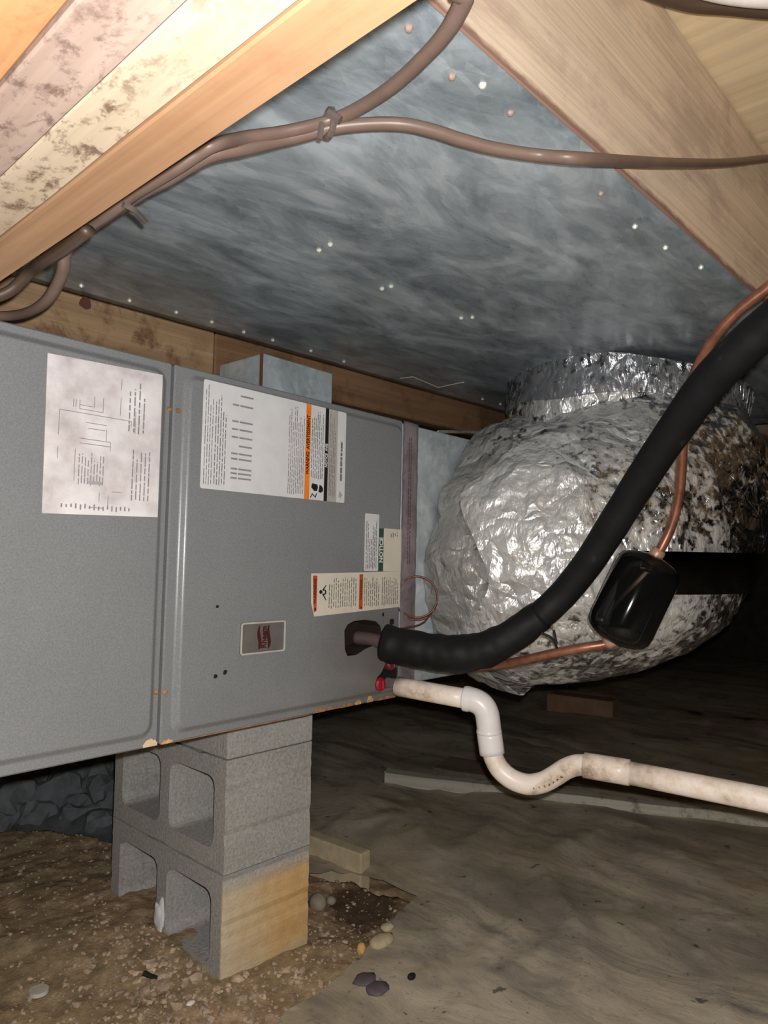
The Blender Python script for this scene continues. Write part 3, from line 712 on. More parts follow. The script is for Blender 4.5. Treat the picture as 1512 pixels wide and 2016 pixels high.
# ---------------------------------------------------------------- insulated foil duct elbow
du = thing('insulated_duct', 'large foil-wrapped duct elbow joining the metal sheet to the plenum', 'duct', (1.65, 0.85, 0.45))
DC = [(1.737, 0.787, 1.1790), (1.731, 0.801, 1.08), (1.734, 0.782, 0.972), (1.68, 0.75, 0.89), (1.588, 0.739, 0.821), (1.532, 0.744, 0.775), (1.41, 0.84, 0.748), (1.397, 0.948, 0.750)]
DR = [0.285, 0.282, 0.288, 0.292, 0.276, 0.270, 0.268, 0.252]
pd = crom(DC, 22); NP = len(pd)
def rad(t_):
    x = t_ * (len(DR) - 1); i = min(int(x), len(DR) - 2); fx = x - i; fx = fx * fx * (3 - 2 * fx); return DR[i] * (1 - fx) + DR[i + 1] * fx
Td, Nd = frames(pd, Vector((1, 0, 0)))
def ripple(p, t_, a):
    q = Vector(p)
    k = 0.016 * noise.noise(q * 4.0) + 0.013 * (1 - abs(noise.noise(q * 7 + Vector((3, 1, 2))) * 2)) * 0.8
    k += 0.0045 * (1 - 2 * abs(noise.noise(q * 17))) + 0.0022 * (1 - 2 * abs(noise.noise(q * 38)))
    return k
def duct_pt(i, a, extra=0.0, rip=1.0):
    t_ = i / (NP - 1); i0 = min(int(i), NP - 2); fr = i - i0
    u_ = Nd[i0].lerp(Nd[i0 + 1], fr); w_ = Td[i0].lerp(Td[i0 + 1], fr).cross(u_); d_ = (u_ * math.cos(a) + w_ * math.sin(a)).normalized()
    base = pd[i0].lerp(pd[i0 + 1], fr) + d_ * rad(t_)
    return base + d_ * (rip * ripple(base, t_, a) + extra)
def duct_shell(i0, i1, a0, a1, na, extra, rip=1.0, closed=False, thick=0.0, wav=(0, 0)):
    bm = bmesh.new(); rows = []
    def wv(a, sd): return noise.noise((math.cos(a) * 1.5, math.sin(a) * 1.5, sd))
    def idx(i, a):
        f_ = (i - i0) / (i1 - i0); p = i0 + wav[0] * wv(a, 1); q = i1 + wav[1] * wv(a, 2)
        return min(NP - 1, max(0, p + (q - p) * f_))
    for i in range(i0, i1 + 1):
        rows.append([bm.verts.new(duct_pt(idx(i, a0 + (a1 - a0) * k / na), a0 + (a1 - a0) * k / na, extra, rip)) for k in range(na if closed else na + 1)])
    for p, q in zip(rows, rows[1:]):
        for k in range(na): 
            k2 = (k + 1) % na if closed else k + 1
            bm.faces.new((p[k], p[k2], q[k2], q[k]))
    if thick: bmesh.ops.solidify(bm, geom=bm.faces[:], thickness=thick)
    return bm
jk = obj('foil_jacket', duct_shell(0, NP - 1, 0, 2 * math.pi, 200, 0.0, 1.0, True), M_foil, du, True)
def crimp(p): return 0.003 * math.sin(p * 90)
bm = duct_shell(0, 20, 0, 2 * math.pi, 260, 0.006, 0.7, True, 0.001, (0, 4))
obj('collar_tape', bm, M_foilclean, du, True)['label'] = 'shiny foil tape collar under the metal sheet'
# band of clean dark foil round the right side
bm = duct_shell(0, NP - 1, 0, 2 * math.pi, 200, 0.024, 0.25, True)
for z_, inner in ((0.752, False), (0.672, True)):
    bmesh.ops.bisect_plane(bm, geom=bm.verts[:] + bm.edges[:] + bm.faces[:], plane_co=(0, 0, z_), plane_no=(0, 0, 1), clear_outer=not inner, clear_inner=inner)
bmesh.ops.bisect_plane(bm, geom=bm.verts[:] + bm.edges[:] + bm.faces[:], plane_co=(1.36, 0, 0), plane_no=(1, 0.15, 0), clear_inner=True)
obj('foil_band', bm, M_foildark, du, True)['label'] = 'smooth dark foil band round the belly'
# little standing creases along the collar
bm = bmesh.new(); rr = random.Random(9)
for k in range(110):
    a = 2 * math.pi * k / 110 + rr.uniform(-.015, .015); i0 = rr.choice((1, 1, 2, 3)); i1 = i0 + rr.choice((2, 3, 5, 8))
    add_tube(bm, [duct_pt(i0, a, 0.0072, 0.7), duct_pt(i1, a + rr.uniform(-.02, .03), 0.0078, 0.7)], 0.0007, 5)
o = obj('creases', bm, M_foilclean, du); o['kind'] = 'stuff'

# wrinkled tape gores where the elbow meets the plenum
bm = duct_shell(NP - 17, NP - 1, 0, 2 * math.pi, 220, 0.010, 1.6, True, 0.001, (9, 0))
obj('end_tape', bm, M_foil, du, True)['label'] = 'crumpled foil tape collar on the plenum'

# ---------------------------------------------------------------- refrigerant lines
su = thing('suction_line', 'thick black insulated refrigerant pipe rising from the unit to upper right', 'pipe', (0.9628, 0.8914, 0.5763))
SP = [(0.9682, 0.9003, 0.5769), (0.9844, 0.8615, 0.5712), (1.0042, 0.8188, 0.5666), (1.0237, 0.7717, 0.5653), (1.0423, 0.7257, 0.5789), (1.0581, 0.6846, 0.6040), (1.0761, 0.6403, 0.6389)]
obj('wrapped_insulation', tube(SP, lambda t_: 0.0335 - 0.008 * max(0, t_ - 0.55) / 0.45, 8, 18, wob=0.09), M_rubber, su, True)['label'] = 'tape-wrapped thicker insulation at the unit'
SP2 = [(1.0739, 0.6428, 0.6371), (1.0862, 0.6041, 0.6778), (1.0843, 0.5573, 0.7318), (1.0710, 0.5074, 0.7938), (1.0485, 0.4523, 0.8588), (1.0161, 0.3938, 0.9172), (0.9748, 0.3306, 0.9690), (0.9493, 0.2819, 0.9997), (0.9341, 0.2373, 1.0250), (0.9087, 0.1740, 1.0525)]
run_on = lambda P, *D: P + [tuple(Vector(P[-1]) + Vector(d)) for d in D]
SP2 = run_on(SP2, (0.02, -0.14, 0.045), (0.06, -0.45, 0.09), (0.16, -1.3, 0.10), (0.25, -2.1, 0.10))
obj('foam_insulation', tube(SP2, lambda t_: 0.0240 + 0.002 * min(1, t_ * 1.4), 8, 20, wob=0.03), M_rubber, su, True)
obj('copper_stub', tube([(0.9495, 0.9563, 0.5834), (0.9585, 0.9322, 0.5821), (0.9664, 0.9050, 0.5784), (0.9722, 0.8814, 0.5766)], 0.0125, 5, 14), plain('tarnished_copper', srgb(98, 80, 78), 0.5, 0.3), su, True)
zc = Vector((1.0663, 0.6162, 0.6152))
bm = bmesh.new(); add_tube(bm, crom([(1.0556, 0.6280, 0.6124), (1.0643, 0.6122, 0.6032), (1.0845, 0.6143, 0.5831)], 5), 0.0022, 6); add_tube(bm, straight((1.0646, 0.6105, 0.6183), (1.0666, 0.6060, 0.5953)), 0.002, 6)
obj('cable_tie', bm, M_dark, su)

li = thing('liquid_line', 'thin bare copper line with a black filter drier in front of the foil duct', 'pipe', (1.1234, 0.5067, 0.6676))
DT = Vector((1.1500, 0.4792, 0.7393)); DB = Vector((1.1132, 0.5306, 0.6038)); dx = (DB - DT).normalized()
bm = bmesh.new()
prof = [(-0.004, 0.006), (-0.003, 0.016), (0.002, 0.034), (0.009, 0.046), (0.018, 0.0515), (0.030, 0.0530)]
Ld = (DB - DT).length
path = [DT + dx * s_ for s_, _ in prof] + [DT + dx * (Ld - s_) for s_, _ in prof[::-1]]
rs_ = [r_ for _, r_ in prof] + [r_ for _, r_ in prof[::-1]]
T_, N_ = frames(path); rings = []
for p, u_, r_ in zip(path, N_, rs_):
    w_ = dx.cross(u_); rings.append([bm.verts.new(p + (u_ * math.cos(2 * math.pi * k / 32) + w_ * math.sin(2 * math.pi * k / 32)) * r_) for k in range(32)])
for a, b in zip(rings, rings[1:]):
    for k in range(32): bm.faces.new((a[k], a[(k + 1) % 32], b[(k + 1) % 32], b[k]))
bm.faces.new(rings[0][::-1]); bm.faces.new(rings[-1])
fd = obj('filter_drier', bm, M_gloss, li, True); fd['label'] = 'glossy black filter drier can'
# pale sticker wrapped on the left flank of the can
u0 = -RIGHT - dx * (-RIGHT).dot(dx); u0.normalize(); w0 = dx.cross(u0)
if w0.dot(FWD) > 0: w0 = -w0
bm = bmesh.new(); gr = []
for s_ in (0.050, 0.056, 0.078, 0.084):
    gr.append([bm.verts.new(DT + dx * s_ + (u0 * math.cos(a) + w0 * math.sin(a)) * 0.0534) for a in [math.radians(v) for v in (-20, 0, 15, 30, 38)]])
for a, b in zip(gr, gr[1:]):
    for k in range(4): bm.faces.new((a[k], a[k + 1], b[k + 1], b[k]))
bmesh.ops.solidify(bm, geom=bm.faces[:], thickness=0.0003)
obj('sticker', bm, M_greylab, fd, True)
CU = [DT + dx * 0.004 + Vector((0, 0, 0)), (1.1502, 0.4676, 0.7525), (1.1523, 0.4502, 0.7907), (1.1428, 0.4341, 0.8381), (1.1227, 0.4222, 0.8834), (1.0963, 0.4096, 0.9299), (1.0680, 0.3920, 0.9732), (1.0444, 0.3701, 1.0079), (1.0254, 0.3438, 1.0376), (1.0136, 0.3099, 1.0666), (1.0076, 0.2703, 1.0887), (1.0035, 0.2135, 1.1171)]
CU = run_on(CU, (0.03, -0.14, 0.03), (0.08, -0.45, 0.05), (0.18, -1.3, 0.06), (0.27, -2.1, 0.06))
obj('copper_tube', tube(CU, 0.0078, 6, 12), M_copper, li, True)
CL = [DB - dx * 0.004, (1.1098, 0.5420, 0.5981), (1.0958, 0.5723, 0.5905), (1.0830, 0.6163, 0.5789), (1.0680, 0.6705, 0.5617), (1.0638, 0.7350, 0.5453), (1.0598, 0.7986, 0.5375), (1.0482, 0.8545, 0.5434), (1.0300, 0.8949, 0.5548)]
obj('copper_tube', tube(CL, 0.0080, 6, 12), M_copper, li, True)
for a, b in ((CU[1], CU[0]), (CL[1], CL[0])):
    a = Vector(a); b = Vector(b)
    obj('solder_joint', add_tube(bmesh.new(), straight(b.lerp(a, -0.1), b.lerp(a, 1.0), 4), lambda t_: 0.0125 - 0.003 * t_, 12, wob=0.3), plain('pale_solder', srgb(190, 150, 128), 0.5, 0.4), li, True)

# thin copper capillary loop by the tape
cc = Vector((1.0605, 0.9042, 0.6605)); lr = 0.0395
pts = []
for k in range(30):
    a = 2 * math.pi * k / 22 - 2.2
    pts.append(cc + RIGHT * (lr * math.cos(a)) + UP * (lr * 1.03 * math.sin(a)) + FWD * (-0.012 + 0.0006 * k) - UP * (0.0003 * k))
pts += [Vector((1.0618, 0.8853, 0.6104)), Vector((1.0279, 0.9003, 0.6008)), Vector((0.9905, 0.9112, 0.5984))]
single('copper_loop', tube(pts, 0.0018, 3, 6), M_copperd, 'thin copper wire coiled in a loop in front of the taped joint', 'wire', cc, smooth=True)

# ---------------------------------------------------------------- condensate drain
cd = thing('condensate_drain', 'white plastic drain pipe with a p-trap leaving the grey unit', 'pipe', (1.0748, 0.6443, 0.3631))
r0 = 0.0175
obj('pipe', add_tube(bmesh.new(), straight((0.9996, 0.8959, 0.4962), (1.0403, 0.7610, 0.4866), 4), r0, 18), M_pvc, cd, True)
el = [(1.0374, 0.7699, 0.4875), (1.0421, 0.7547, 0.4864), (1.0481, 0.7416, 0.4797), (1.0524, 0.7338, 0.4664), (1.0552, 0.7313, 0.4446), (1.0564, 0.7310, 0.4324)]
o = obj('elbow', tube(el, lambda t_: 0.0212 + 0.001 * (t_ < 0.12 or t_ > 0.9), 6, 18), M_pvcw, cd, True)
o = obj('coupling', add_tube(bmesh.new(), straight((1.0563, 0.7310, 0.4341), (1.0587, 0.7259, 0.3966), 4), 0.0218, 18), M_pvcw, cd, True)
tr = [(1.0585, 0.7280, 0.4083), (1.0601, 0.7236, 0.3899), (1.0647, 0.7130, 0.3714), (1.0724, 0.6943, 0.3576), (1.0818, 0.6701, 0.3525), (1.0911, 0.6463, 0.3591), (1.0987, 0.6267, 0.3727), (1.1053, 0.6096, 0.3866), (1.1108, 0.5913, 0.3951), (1.1170, 0.5699, 0.3967)]
obj('trap', tube(tr, 0.0172, 6, 18), M_pvc, cd, True)['label'] = 'curved trap bend, grimy'
obj('coupling', add_tube(bmesh.new(), straight((1.1140, 0.5820, 0.3964), (1.1337, 0.5126, 0.3949), 4), 0.0205, 18), M_pvc, cd, True)
obj('pipe', add_tube(bmesh.new(), straight((1.1325, 0.5154, 0.3945), (1.2269, -0.1869, 0.3863), 12), 0.0182, 18), M_pvc, cd, True)
bm = bmesh.new()
stm = plain('pipe_stamp', srgb(86, 84, 76), 0.6)
for k in range(7):
    p = Vector(crom(tr, 6)[26 + k * 2]); p = p - FWD * 0.0176
    bmesh.ops.create_cube(bm, size=1.0, matrix=Matrix.Translation(p) @ RIGHT.to_track_quat('X', 'Z').to_matrix().to_4x4() @ Matrix.Rotation(k * 0.5, 4, 'Y') @ Matrix.Diagonal((0.0042, 0.0008, 0.0026, 1)))
obj('stamped_print', bm, stm, cd)['kind'] = 'stuff'

# ---------------------------------------------------------------- cables
ca = [(0.42, -0.9, 1.17), (0.40, -0.3, 1.165), (0.385, 0.1, 1.158), (0.3938, 0.2894, 1.1500), (0.4113, 0.3118, 1.1500), (0.4303, 0.3430, 1.1520), (0.4452, 0.3820, 1.1550), (0.4598, 0.4306, 1.1600), (0.4652, 0.4786, 1.1630), (0.4581, 0.5087, 1.1600), (0.4380, 0.5245, 1.1500), (0.4155, 0.5391, 1.1400), (0.3841, 0.5483, 1.1250), (0.3500, 0.5422, 1.1012), (0.3400, 0.5565, 1.0928)]
ca += [(0.3310, 0.5734, 1.0835), (0.3220, 0.6018, 1.0756), (0.3170, 0.6282, 1.0715), (0.3130, 0.6673, 1.0644), (0.3100, 0.7337, 1.0619), (0.3060, 0.7999, 1.0541)]
c1 = single('electrical_cable', tube(ca, 0.0076, 8, 10, flat=0.75), M_cable, 'tan cable coming down across the joist edge to the tie under the metal sheet', 'cable', (0.4598, 0.4306, 1.1600), smooth=True)
cb = [(2.8, 0.338, 1.30), (2.0, 0.337, 1.26), (1.7764, 0.3350, 1.6329), (1.3000, 0.3400, 1.4177), (1.0868, 0.3400, 1.3198), (0.8873, 0.3380, 1.2342), (0.7412, 0.3380, 1.1750), (0.6502, 0.3450, 1.1423), (0.6298, 0.3800, 1.1500), (0.5957, 0.4069, 1.1520), (0.5627, 0.4274, 1.1550), (0.5333, 0.4430, 1.1580), (0.5080, 0.4611, 1.1600), (0.4847, 0.4874, 1.1600), (0.4616, 0.5139, 1.1560), (0.4393, 0.5336, 1.1460), (0.4183, 0.5464, 1.1360),
      (0.3866, 0.5555, 1.1180), (0.3620, 0.5645, 1.1059)]
cb += [(0.3500, 0.5837, 1.0971), (0.3420, 0.6103, 1.0901), (0.3370, 0.6442, 1.0883), (0.3340, 0.6846, 1.0856), (0.3320, 0.7424, 1.0832), (0.3310, 0.7936, 1.0825)]
cb += [(0.3331, 0.8160, 1.0720), (0.3369, 0.8278, 1.0586), (0.3408, 0.8540, 1.0471), (0.3415, 0.8836, 1.0359), (0.3382, 0.9241, 1.0310), (0.3285, 0.9638, 1.0314), (0.2949, 1.0070, 1.0321)]
c2 = single('electrical_cable', tube(cb, 0.0080, 8, 10, flat=0.8), M_cable, 'tan cable swinging across the pine joist and metal sheet and dropping onto the grey unit', 'cable', (0.4603, 0.5126, 1.1580), smooth=True)
cf = [(0.2960, 0.6724, 1.0437), (0.2940, 0.7245, 1.0389), (0.2940, 0.7748, 1.0395), (0.3006, 0.8239, 1.0452), (0.2965, 0.8437, 1.0357), (0.2855, 0.8566, 1.0223), (0.2557, 0.8752, 1.0058)]
single('electrical_cable', tube(cf, 0.0070, 8, 10, flat=0.8), M_cableb, 'short dark cable slipping down behind the girder end at far left', 'cable', (0.3006, 0.8239, 1.0452), smooth=True)
bm = bmesh.new(); zc = Vector((0.4574, 0.5109, 1.1580))
add_tube(bm, [zc + RIGHT * (0.0095 * math.cos(a)) * 0.6 + UP * (0.0125 * math.sin(a)) + FWD * (-0.010 * math.cos(a)) for a in [2 * math.pi * k / 14 for k in range(15)]], 0.0035, 6, cap=False)
add_tube(bm, straight(zc - FWD * 0.012 + UP * 0.004, zc - FWD * 0.013 + RIGHT * 0.012 - UP * 0.004), 0.0042, 6)
add_tube(bm, straight(zc - FWD * 0.012 - UP * 0.006 - RIGHT * 0.006, zc - FWD * 0.012 - UP * 0.022 - RIGHT * 0.0085), 0.003, 6)
single('cable_tie', bm, M_tie, 'grey tie binding the two tan cables where they meet', 'cable tie', zc)
bm = tube([(0.3091, 0.6306, 1.0600), (0.3201, 0.6331, 1.0600), (0.3325, 0.6438, 1.0620), (0.3447, 0.6557, 1.0640)], 0.0028, 4, 6)
single('cable_tie', bm, M_tie, 'thin loose tie end poking out below the girder, lower left of the sheet', 'cable tie', (0.3201, 0.6331, 1.0600))
wc = [(0.7027, 0.3140, 1.3600), (0.7497, 0.2839, 1.3600), (0.7925, 0.2615, 1.3600), (0.8276, 0.2354, 1.3600), (0.8569, 0.2071, 1.3600), (0.8943, 0.1654, 1.3600)]
single('electrical_cable', tube(wc, 0.009, 8, 10, flat=0.8), M_white, 'white cable crossing the top right corner below the plywood', 'cable', wc[3], smooth=True)
wb = [(0.7248, 0.3595, 1.4000), (0.7904, 0.3348, 1.4000), (0.8224, 0.3176, 1.4000), (0.8520, 0.2988, 1.4000), (0.8845, 0.2687, 1.4000), (0.9197, 0.2379, 1.4000), (0.9672, 0.1898, 1.4000)]
single('electrical_cable', tube(wb, 0.0085, 8, 10, flat=0.8), M_cableb, 'dark brown cable just under the white one at top right', 'cable', wb[3], smooth=True)

# ---------------------------------------------------------------- block pier
BX, BY = 0.7430, 1.0570
def block(name, z0, label, mat, ang=0.0, h=0.1925):
    L, W = 0.397, 0.194
    hole1 = rrect(0.034, 0.182, 0.034, h - 0.034, 0.02, 5); hole2 = rrect(0.215, 0.363, 0.034, h - 0.034, 0.02, 5)
    outer = []
    rr = random.Random(int(z0 * 1000))
    cs = [(0, 0), (L, 0), (L, h), (0, h)]
    for i in range(4):
        p, q = Vector(cs[i]), Vector(cs[(i + 1) % 4]); n_ = 18
        for k in range(n_):
            v = p.lerp(q, k / n_); nrm = Vector((q - p).yx).normalized()
            d_ = 0 if k == 0 else -abs(rr.gauss(0, 0.0014))
            outer.append((v.x + nrm.x * d_, v.y - nrm.y * d_))
    bm = extrude_poly(outer, 0.0, W, (hole1, hole2))
    # local: x along the block length, y through the cells -> world: length along V, cells along U
    bm.transform(Matrix(((0, 1, 0, 0), (1, 0, 0, 0), (0, 0, 1, 0), (0, 0, 0, 1))))
    o = obj(name, bm, mat)
    o.location = (BX, BY, z0); o.rotation_euler = (0, 0, ang)
    return tag(o, label, 'block', 'concrete blocks of the pier')
block('concrete_block', -0.0085, 'lower concrete block of the pier, its end stained yellow-orange', M_stain, 0.0)
block('concrete_block', 0.1855, 'upper grey two-cell concrete block of the pier under the unit', M_conc, 0.0)
bm = box((0, 0, 0), (0.194, 0.397, 0.0885), 0.003, 2)
o = obj('cap_block', bm, M_conc); o.location = (BX + 0.001, BY, 0.3795); tag(o, 'solid grey cap block between the hollow blocks and the grey unit', 'block')
# pale lime deposit at the foot of the lower block's middle web
lc = Vector((BX - 0.002, BY + 0.200, 0.050))
bm = lump(0.019, 3, 3, (0.30, 0.85, 1.7), 0.6); bm.transform(Matrix.Translation(lc))
single('lime_deposit', bm, plain('white_lime', srgb(225, 224, 226), 0.9, 0, 0.2, 0.08, 80, 0.4), 'white chalky lump at the foot of the lower block web', 'deposit', lc, smooth=True)

# ---------------------------------------------------------------- ground things
PAV0, PAV1 = Vector((1.205, 1.172)), Vector((1.205, 1.42))
bm = box((0, 0, -0.06), (0.035, 0.40, 0.058), 0.004, 2); o = obj('concrete_paver', bm, plain('tan_concrete', srgb(196, 180, 148), 0.9, 0, 0.2, 0.15, 40, 0.4))
o.location = (1.200, 1.178, 0); o.rotation_euler = (0, 0, 0.08); tag(o, 'tan half-buried concrete paver behind the block pier', 'block')

pts2 = [Vector(p) for p in DIRT]
out = [Vector((6.0, -3.0)), Vector((6.0, 4.9)), Vector((-1.2, 4.9))]
bnd = []
dense = DIRT
for i in range(len(dense) - 1):
    p, q = Vector(dense[i]), Vector(dense[i + 1]); n_ = max(1, int((q - p).length / 0.02))
    for k in range(n_):
        v = p.lerp(q, k / n_); jit = 0.004 if 0 < k else 0
        bnd.append(v + Vector((noise.noise((v.x * 30, v.y * 30, 1)), noise.noise((v.x * 30, v.y * 30, 7)))) * jit)
bnd.append(Vector(dense[-1])); bnd += [Vector((-1.2, -2.9)), Vector((5.85, -2.9)), Vector((5.85, 4.85)), Vector((-1.2, 4.85))]
pp = list(bnd); nb = len(bnd)
rr = random.Random(5)
def scatter(x0, x1, y0, y1, st):
    x = x0
    while x < x1:
        y = y0
        while y < y1:
            v = Vector((x + rr.uniform(-.3, .3) * st, y + rr.uniform(-.3, .3) * st))
            if inside(v, bnd): pp.append(v)
            y += st
        x += st
scatter(0.55, 1.9, -0.1, 1.5, 0.016)
scatter(1.9, 3.6, -0.5, 3.6, 0.06); scatter(0.5, 1.9, 1.5, 3.6, 0.05)
vs, es, fs, *_ = geometry.delaunay_2d_cdt(pp, [(i, (i + 1) % nb) for i in range(nb)], [], 1, 1e-5)
def sz(x, y):
    base = max(0.012 * noise.noise((x * 2.2, y * 2.2, 0)), -0.006) + 0.012
    s_ = x * 0.55 - y * 0.83
    f1 = (1 - abs(noise.noise((s_ * 3.2 + 0.4 * noise.noise((x * 3, y * 3, 0)), (x * 0.83 + y * 0.55) * 1.0, 2)) * 2.2))
    f2 = (1 - abs(noise.noise((s_ * 9 + 0.6 * noise.noise((x * 5, y * 5, 3)), (x * 0.83 + y * 0.55) * 2.0, 7)) * 2.2))
    return base + 0.016 * max(0, f1) ** 2 + 0.007 * max(0, f2) ** 2 + 0.002 * noise.noise((x * 30, y * 30, 1))
bm = bmesh.new(); bv = [bm.verts.new((v.x, v.y, sz(v.x, v.y))) for v in vs]
for f_ in fs:
    try: bm.faces.new([bv[i] for i in f_])
    except ValueError: pass
bmesh.ops.solidify(bm, geom=bm.faces[:], thickness=0.0015)
single('plastic_sheet', bm, M_plastic, 'dusty grey plastic ground sheet covering the floor right of the pier', 'plastic sheet', (2, 0.8, 0.0), smooth=True)

def lumber(p, q, w_, h_, z, mat, label, back=0.0):
    p, q = Vector(p), Vector(q); n_ = Vector((-(q - p).y, (q - p).x)).normalized() * back; p, q = p + n_, q + n_; d_ = (q - p); L = d_.length; a = math.atan2(d_.y, d_.x)
    bm = rough_board((0, 0, 0), (w_, L, h_), 1, 0.003, 24, 0.003, z * 50 + w_ * 30)
    o = obj('lumber', bm, mat); o.location = (p.x, p.y, z); o.rotation_euler = (0, 0, a - math.pi / 2)
    return tag(o, label, 'board')
A = (1.7070, 1.5773, 0.0120); B = (2.1615, 0.5925, 0.0120)
d_ = Vector((B[0] - A[0], B[1] - A[1])).normalized()
lumber((A[0], A[1]), (B[0] + d_.x * 0.5, B[1] + d_.y * 0.5), -0.042, 0.040, 0.012, M_old, 'long pale weathered board on the ground sheet, nearest of the lumber')
A = (1.8683, 1.5216, 0.0450); B = (1.9712, 1.1362, 0.0300)
lumber((A[0], A[1]), (B[0], B[1]), -0.14, 0.03, 0.016, M_oldb, 'dark short board lying just behind the long pale board', 0.02)
A = (1.9757, 1.1319, 0.0300); B = (2.2359, 0.6122, 0.0300)
lumber((A[0] + .01, A[1]), (B[0] + 0.16, B[1] - 0.34), -0.10, 0.03, 0.016, M_oldb, 'dull board behind the right part of the long pale board', 0.03)
A = (3.0734, 1.7996, 0.0000); B = (3.1180, 1.4896, 0.0000)
bm = box((0, 0, 0), (0.10, (Vector(A) - Vector(B)).length, 0.085), 0.004); o = obj('brick_block', bm, plain('brown_block', srgb(150, 120, 96), 0.9, 0, 0.2, 0.15, 20, 0.4))
o.location = B; o.location.z = 0.01; o.rotation_euler = (0, 0, math.atan2(A[1] - B[1], A[0] - B[0]) - math.pi / 2); tag(o, 'brown block on the dark ground far behind the drain pipe', 'block')

# stones heaped at far left
rr = random.Random(3)
ST = [(40, 1590, 0.11), (110, 1575, 0.13), (175, 1565, 0.12), (215, 1590, 0.09), (75, 1615, 0.07), (150, 1612, 0.08), (10, 1620, 0.08), (190, 1625, 0.06)]
ST = list(zip([(0.7803, 2.0403, 0.0500), (0.8716, 2.0353, 0.0500), (0.9544, 2.0140, 0.0500), (0.9565, 1.8966, 0.0500), (0.7956, 1.9595, 0.0300), (0.8699, 1.9021, 0.0300), (0.7329, 2.0108, 0.0300), (0.8912, 1.8169, 0.0300)], [s_[2] for s_ in ST]))
WHERE = ['behind the left edge under the unit', 'largest of the heap, at its middle', 'standing tall beside the pier in the heap', 'right end of the heap by the pier', 'small, at the front left of the heap', 'small, at the front middle of the heap', 'low, at the far left of the heap', 'smallest, at the front right of the heap']
for k, (p, r_) in enumerate(ST):
    bm = lump(r_ * 0.82, k * 3.1, 3, (0.95, 0.85, 0.9), 0.55); bm.transform(Matrix.Translation(Vector(p)))
    single('stone', bm, M_stone, 'dark grey stone ' + WHERE[k], 'stone', (p[0], p[1], p[2]), 'stones heaped beyond the grey unit')
# crumpled clear film in front of the heap
bm = bmesh.new(); P0, P1 = Vector((0.7190, 1.9341, 0.0100)), Vector((0.8752, 1.6931, 0.0100)); nx, ny = 40, 14
gr = [[None] * (ny + 1) for _ in range(nx + 1)]
for i in range(nx + 1):
    for j in range(ny + 1):
        p = P0.lerp(P1, i / nx) + Vector((0.10, 0.18, 0)) * (j / ny)
        gr[i][j] = bm.verts.new((p.x, p.y, 0.024 + 0.05 * (j / ny) + 0.03 * abs(noise.noise((p.x * 9, p.y * 9, 0)))))
for i in range(nx):
    for j in range(ny): bm.faces.new((gr[i][j], gr[i + 1][j], gr[i + 1][j + 1], gr[i][j + 1]))
bmesh.ops.solidify(bm, geom=bm.faces[:], thickness=0.001)
t = NT('grey_film'); t.set(t.ramp(t.noise(14), [(0.3, srgb(92, 96, 98)), (0.7, srgb(150, 154, 156))]), 0.22, 0, 0.5)
single('plastic_film', bm, t.m, 'crumpled grey plastic film at the foot of the stone heap', 'plastic film', P0, smooth=True)

# loose things on the dirt
def bit(name, p, r_, sq, mat, label, cat, seed, group=None, rot=0, sink=0.3):
    bm = lump(r_, seed, 2, sq, 0.25)
    z = (sz if not inside(Vector((p[0], p[1])), pts2) else gz)(p[0], p[1])
    base = Vector((p[0], p[1], z + r_ * sq[2] * (1 - sink))); bm.transform(Matrix.Translation(base))
    return single(name, bm, mat, label, cat, base, group, True)
dc = (0.5096, 1.2230, 0.0000)
bm = add_tube(bmesh.new(), straight((dc[0], dc[1], 0), (dc[0], dc[1], 0.006)), 0.0148, 20); o = single('round_disc', bm, plain('white_disc', srgb(196, 194, 180), 0.6), 'white round disc lying on the dirt at lower left', 'disc', (dc[0], dc[1], 0)); o.location.z = gz(dc[0], dc[1]) + 0.004
bit('chip', (0.6739, 1.0380, 0.0000), 0.006, (1.4, 0.8, 0.6), M_white, 'small white chip on the dirt in the foreground', 'chip', 2)
tw = Vector((0.6607, 1.1421, 0.0000)); tw.z = gz(tw.x, tw.y) + 0.006
single('twig', tube([tw - RIGHT * 0.012 + UP * 0.005, tw, tw + RIGHT * 0.012 - UP * 0.005], 0.0042, 4, 8, wob=0.3), M_dark, 'short dark twig on the dirt left of the pier', 'twig', tw)
bit('pebble', (0.9797, 0.9568, 0.0000), 0.011, (0.8, 0.8, 1.1), M_peb, 'orange pebble at the edge of the plastic sheet', 'pebble', 5)
bit('pebble', (1.0488, 1.1528, 0.0000), 0.022, (0.8, 1, 0.8), plain('pale_rock', srgb(150, 140, 122), 0.9), 'pale rock at the right foot of the pier', 'pebble', 6)
bit('pebble', (1.0957, 1.1630, 0.0000), 0.011, (1, 1, 0.8), plain('pale_rock_small', srgb(150, 140, 122), 0.9), 'smaller pale rock by the paver behind the pier', 'pebble', 8)
bit('pebble', (1.0267, 0.9484, 0.0000), 0.020, (1.5, 1, 0.4), M_pale, 'flat yellowish stone on the sheet edge', 'pebble', 9)
bit('pebble', (1.0679, 0.9737, 0.0000), 0.013, (1.2, 1, 0.5), M_pale, 'flat yellowish stone nearer the tip of the sheet', 'pebble', 10)
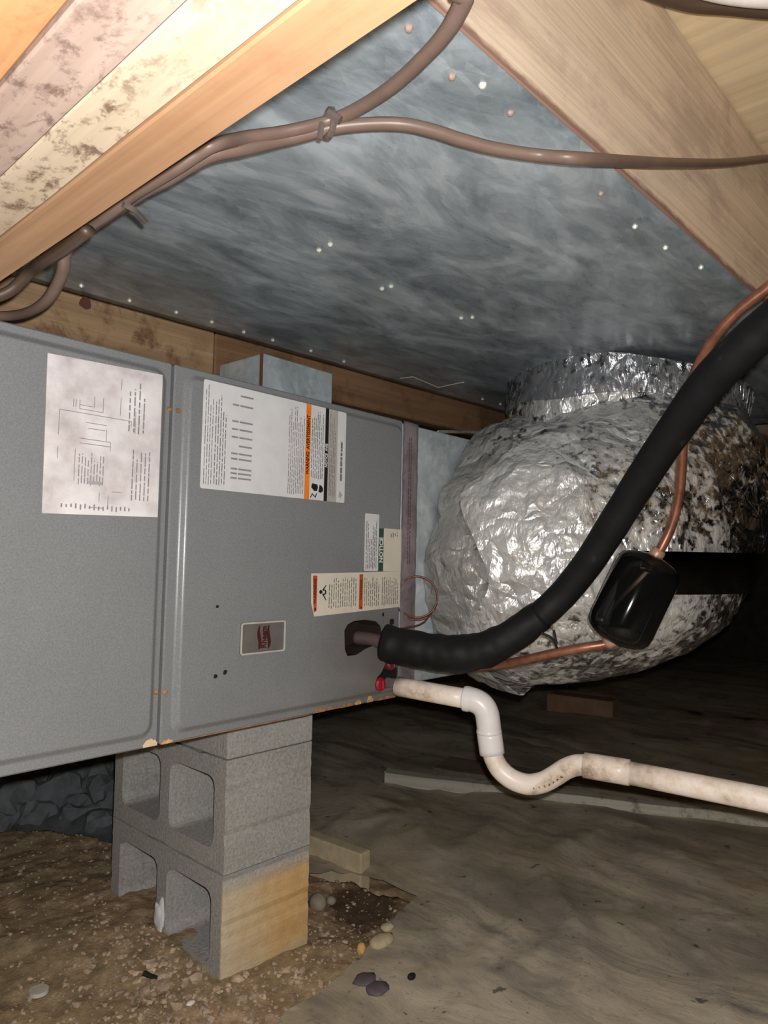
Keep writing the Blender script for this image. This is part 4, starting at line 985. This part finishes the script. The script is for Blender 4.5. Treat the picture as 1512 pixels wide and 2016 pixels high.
bit('pebble', (1.0280, 0.9722, 0.0000), 0.008, (1, 1, 0.8), M_pale, 'little pale stone between the orange pebble and the yellowish stone', 'pebble', 11)
bit('pebble', (0.9772, 0.8326, 0.0000), 0.007, (1.2, 0.9, 0.8), M_dark, 'black pebble on the plastic sheet', 'pebble', 12)
bit('mud_clump', (0.9096, 0.8784, 0.0000), 0.018, (1.2, 1, 0.28), plain('grey_mud', srgb(92, 82, 86), 0.7), 'upper grey mud clump on the sheet near the lower edge', 'mud', 13)
bit('mud_clump', (0.9079, 0.8483, 0.0000), 0.020, (1.1, 1, 0.25), plain('grey_mud_lower', srgb(96, 86, 92), 0.6), 'lower grey mud clump on the sheet touching the upper one', 'mud', 14)

# loose gravel and clods nobody could count
bm = bmesh.new(); rr = random.Random(21)
tmpl = []
for k in range(6):
    b = lump(1.0, k * 2.3, 1, (1, 0.8, 0.7), 0.9); tmpl.append(([v.co.copy() for v in b.verts], [[v.index for v in f_.verts] for f_ in b.faces])); b.free()
def pebble(x, y, r_):
    co, fc = tmpl[rr.randrange(6)]; a = rr.uniform(0, 6.28); ca_, sa = math.cos(a), math.sin(a); z = gz(x, y) + r_ * 0.2
    v_ = [bm.verts.new((x + r_ * (c.x * ca_ - c.y * sa), y + r_ * (c.x * sa + c.y * ca_), z + r_ * c.z)) for c in co]
    for f_ in fc: bm.faces.new([v_[i] for i in f_])
cnt = 0
while cnt < 2600:
    x, y = rr.uniform(0.40, 1.2), rr.uniform(0.80, 1.9)
    if not inside(Vector((x, y)), pts2): continue
    if BX - 0.01 < x < BX + 0.205 and BY - 0.01 < y < BY + 0.41: continue
    near = math.exp(-((math.hypot(x - 0.75, y - 1.08) / 0.22) ** 2))
    if rr.random() > 0.25 + near: continue
    pebble(x, y, 0.0011 + 0.0045 * rr.random() ** 3 + 0.009 * near * rr.random() ** 4); cnt += 1
o = obj('gravel', bm, M_clod, None, False); tag(o, 'loose crumbs of soil and gravel scattered round the pier', 'gravel', None, 'stuff')
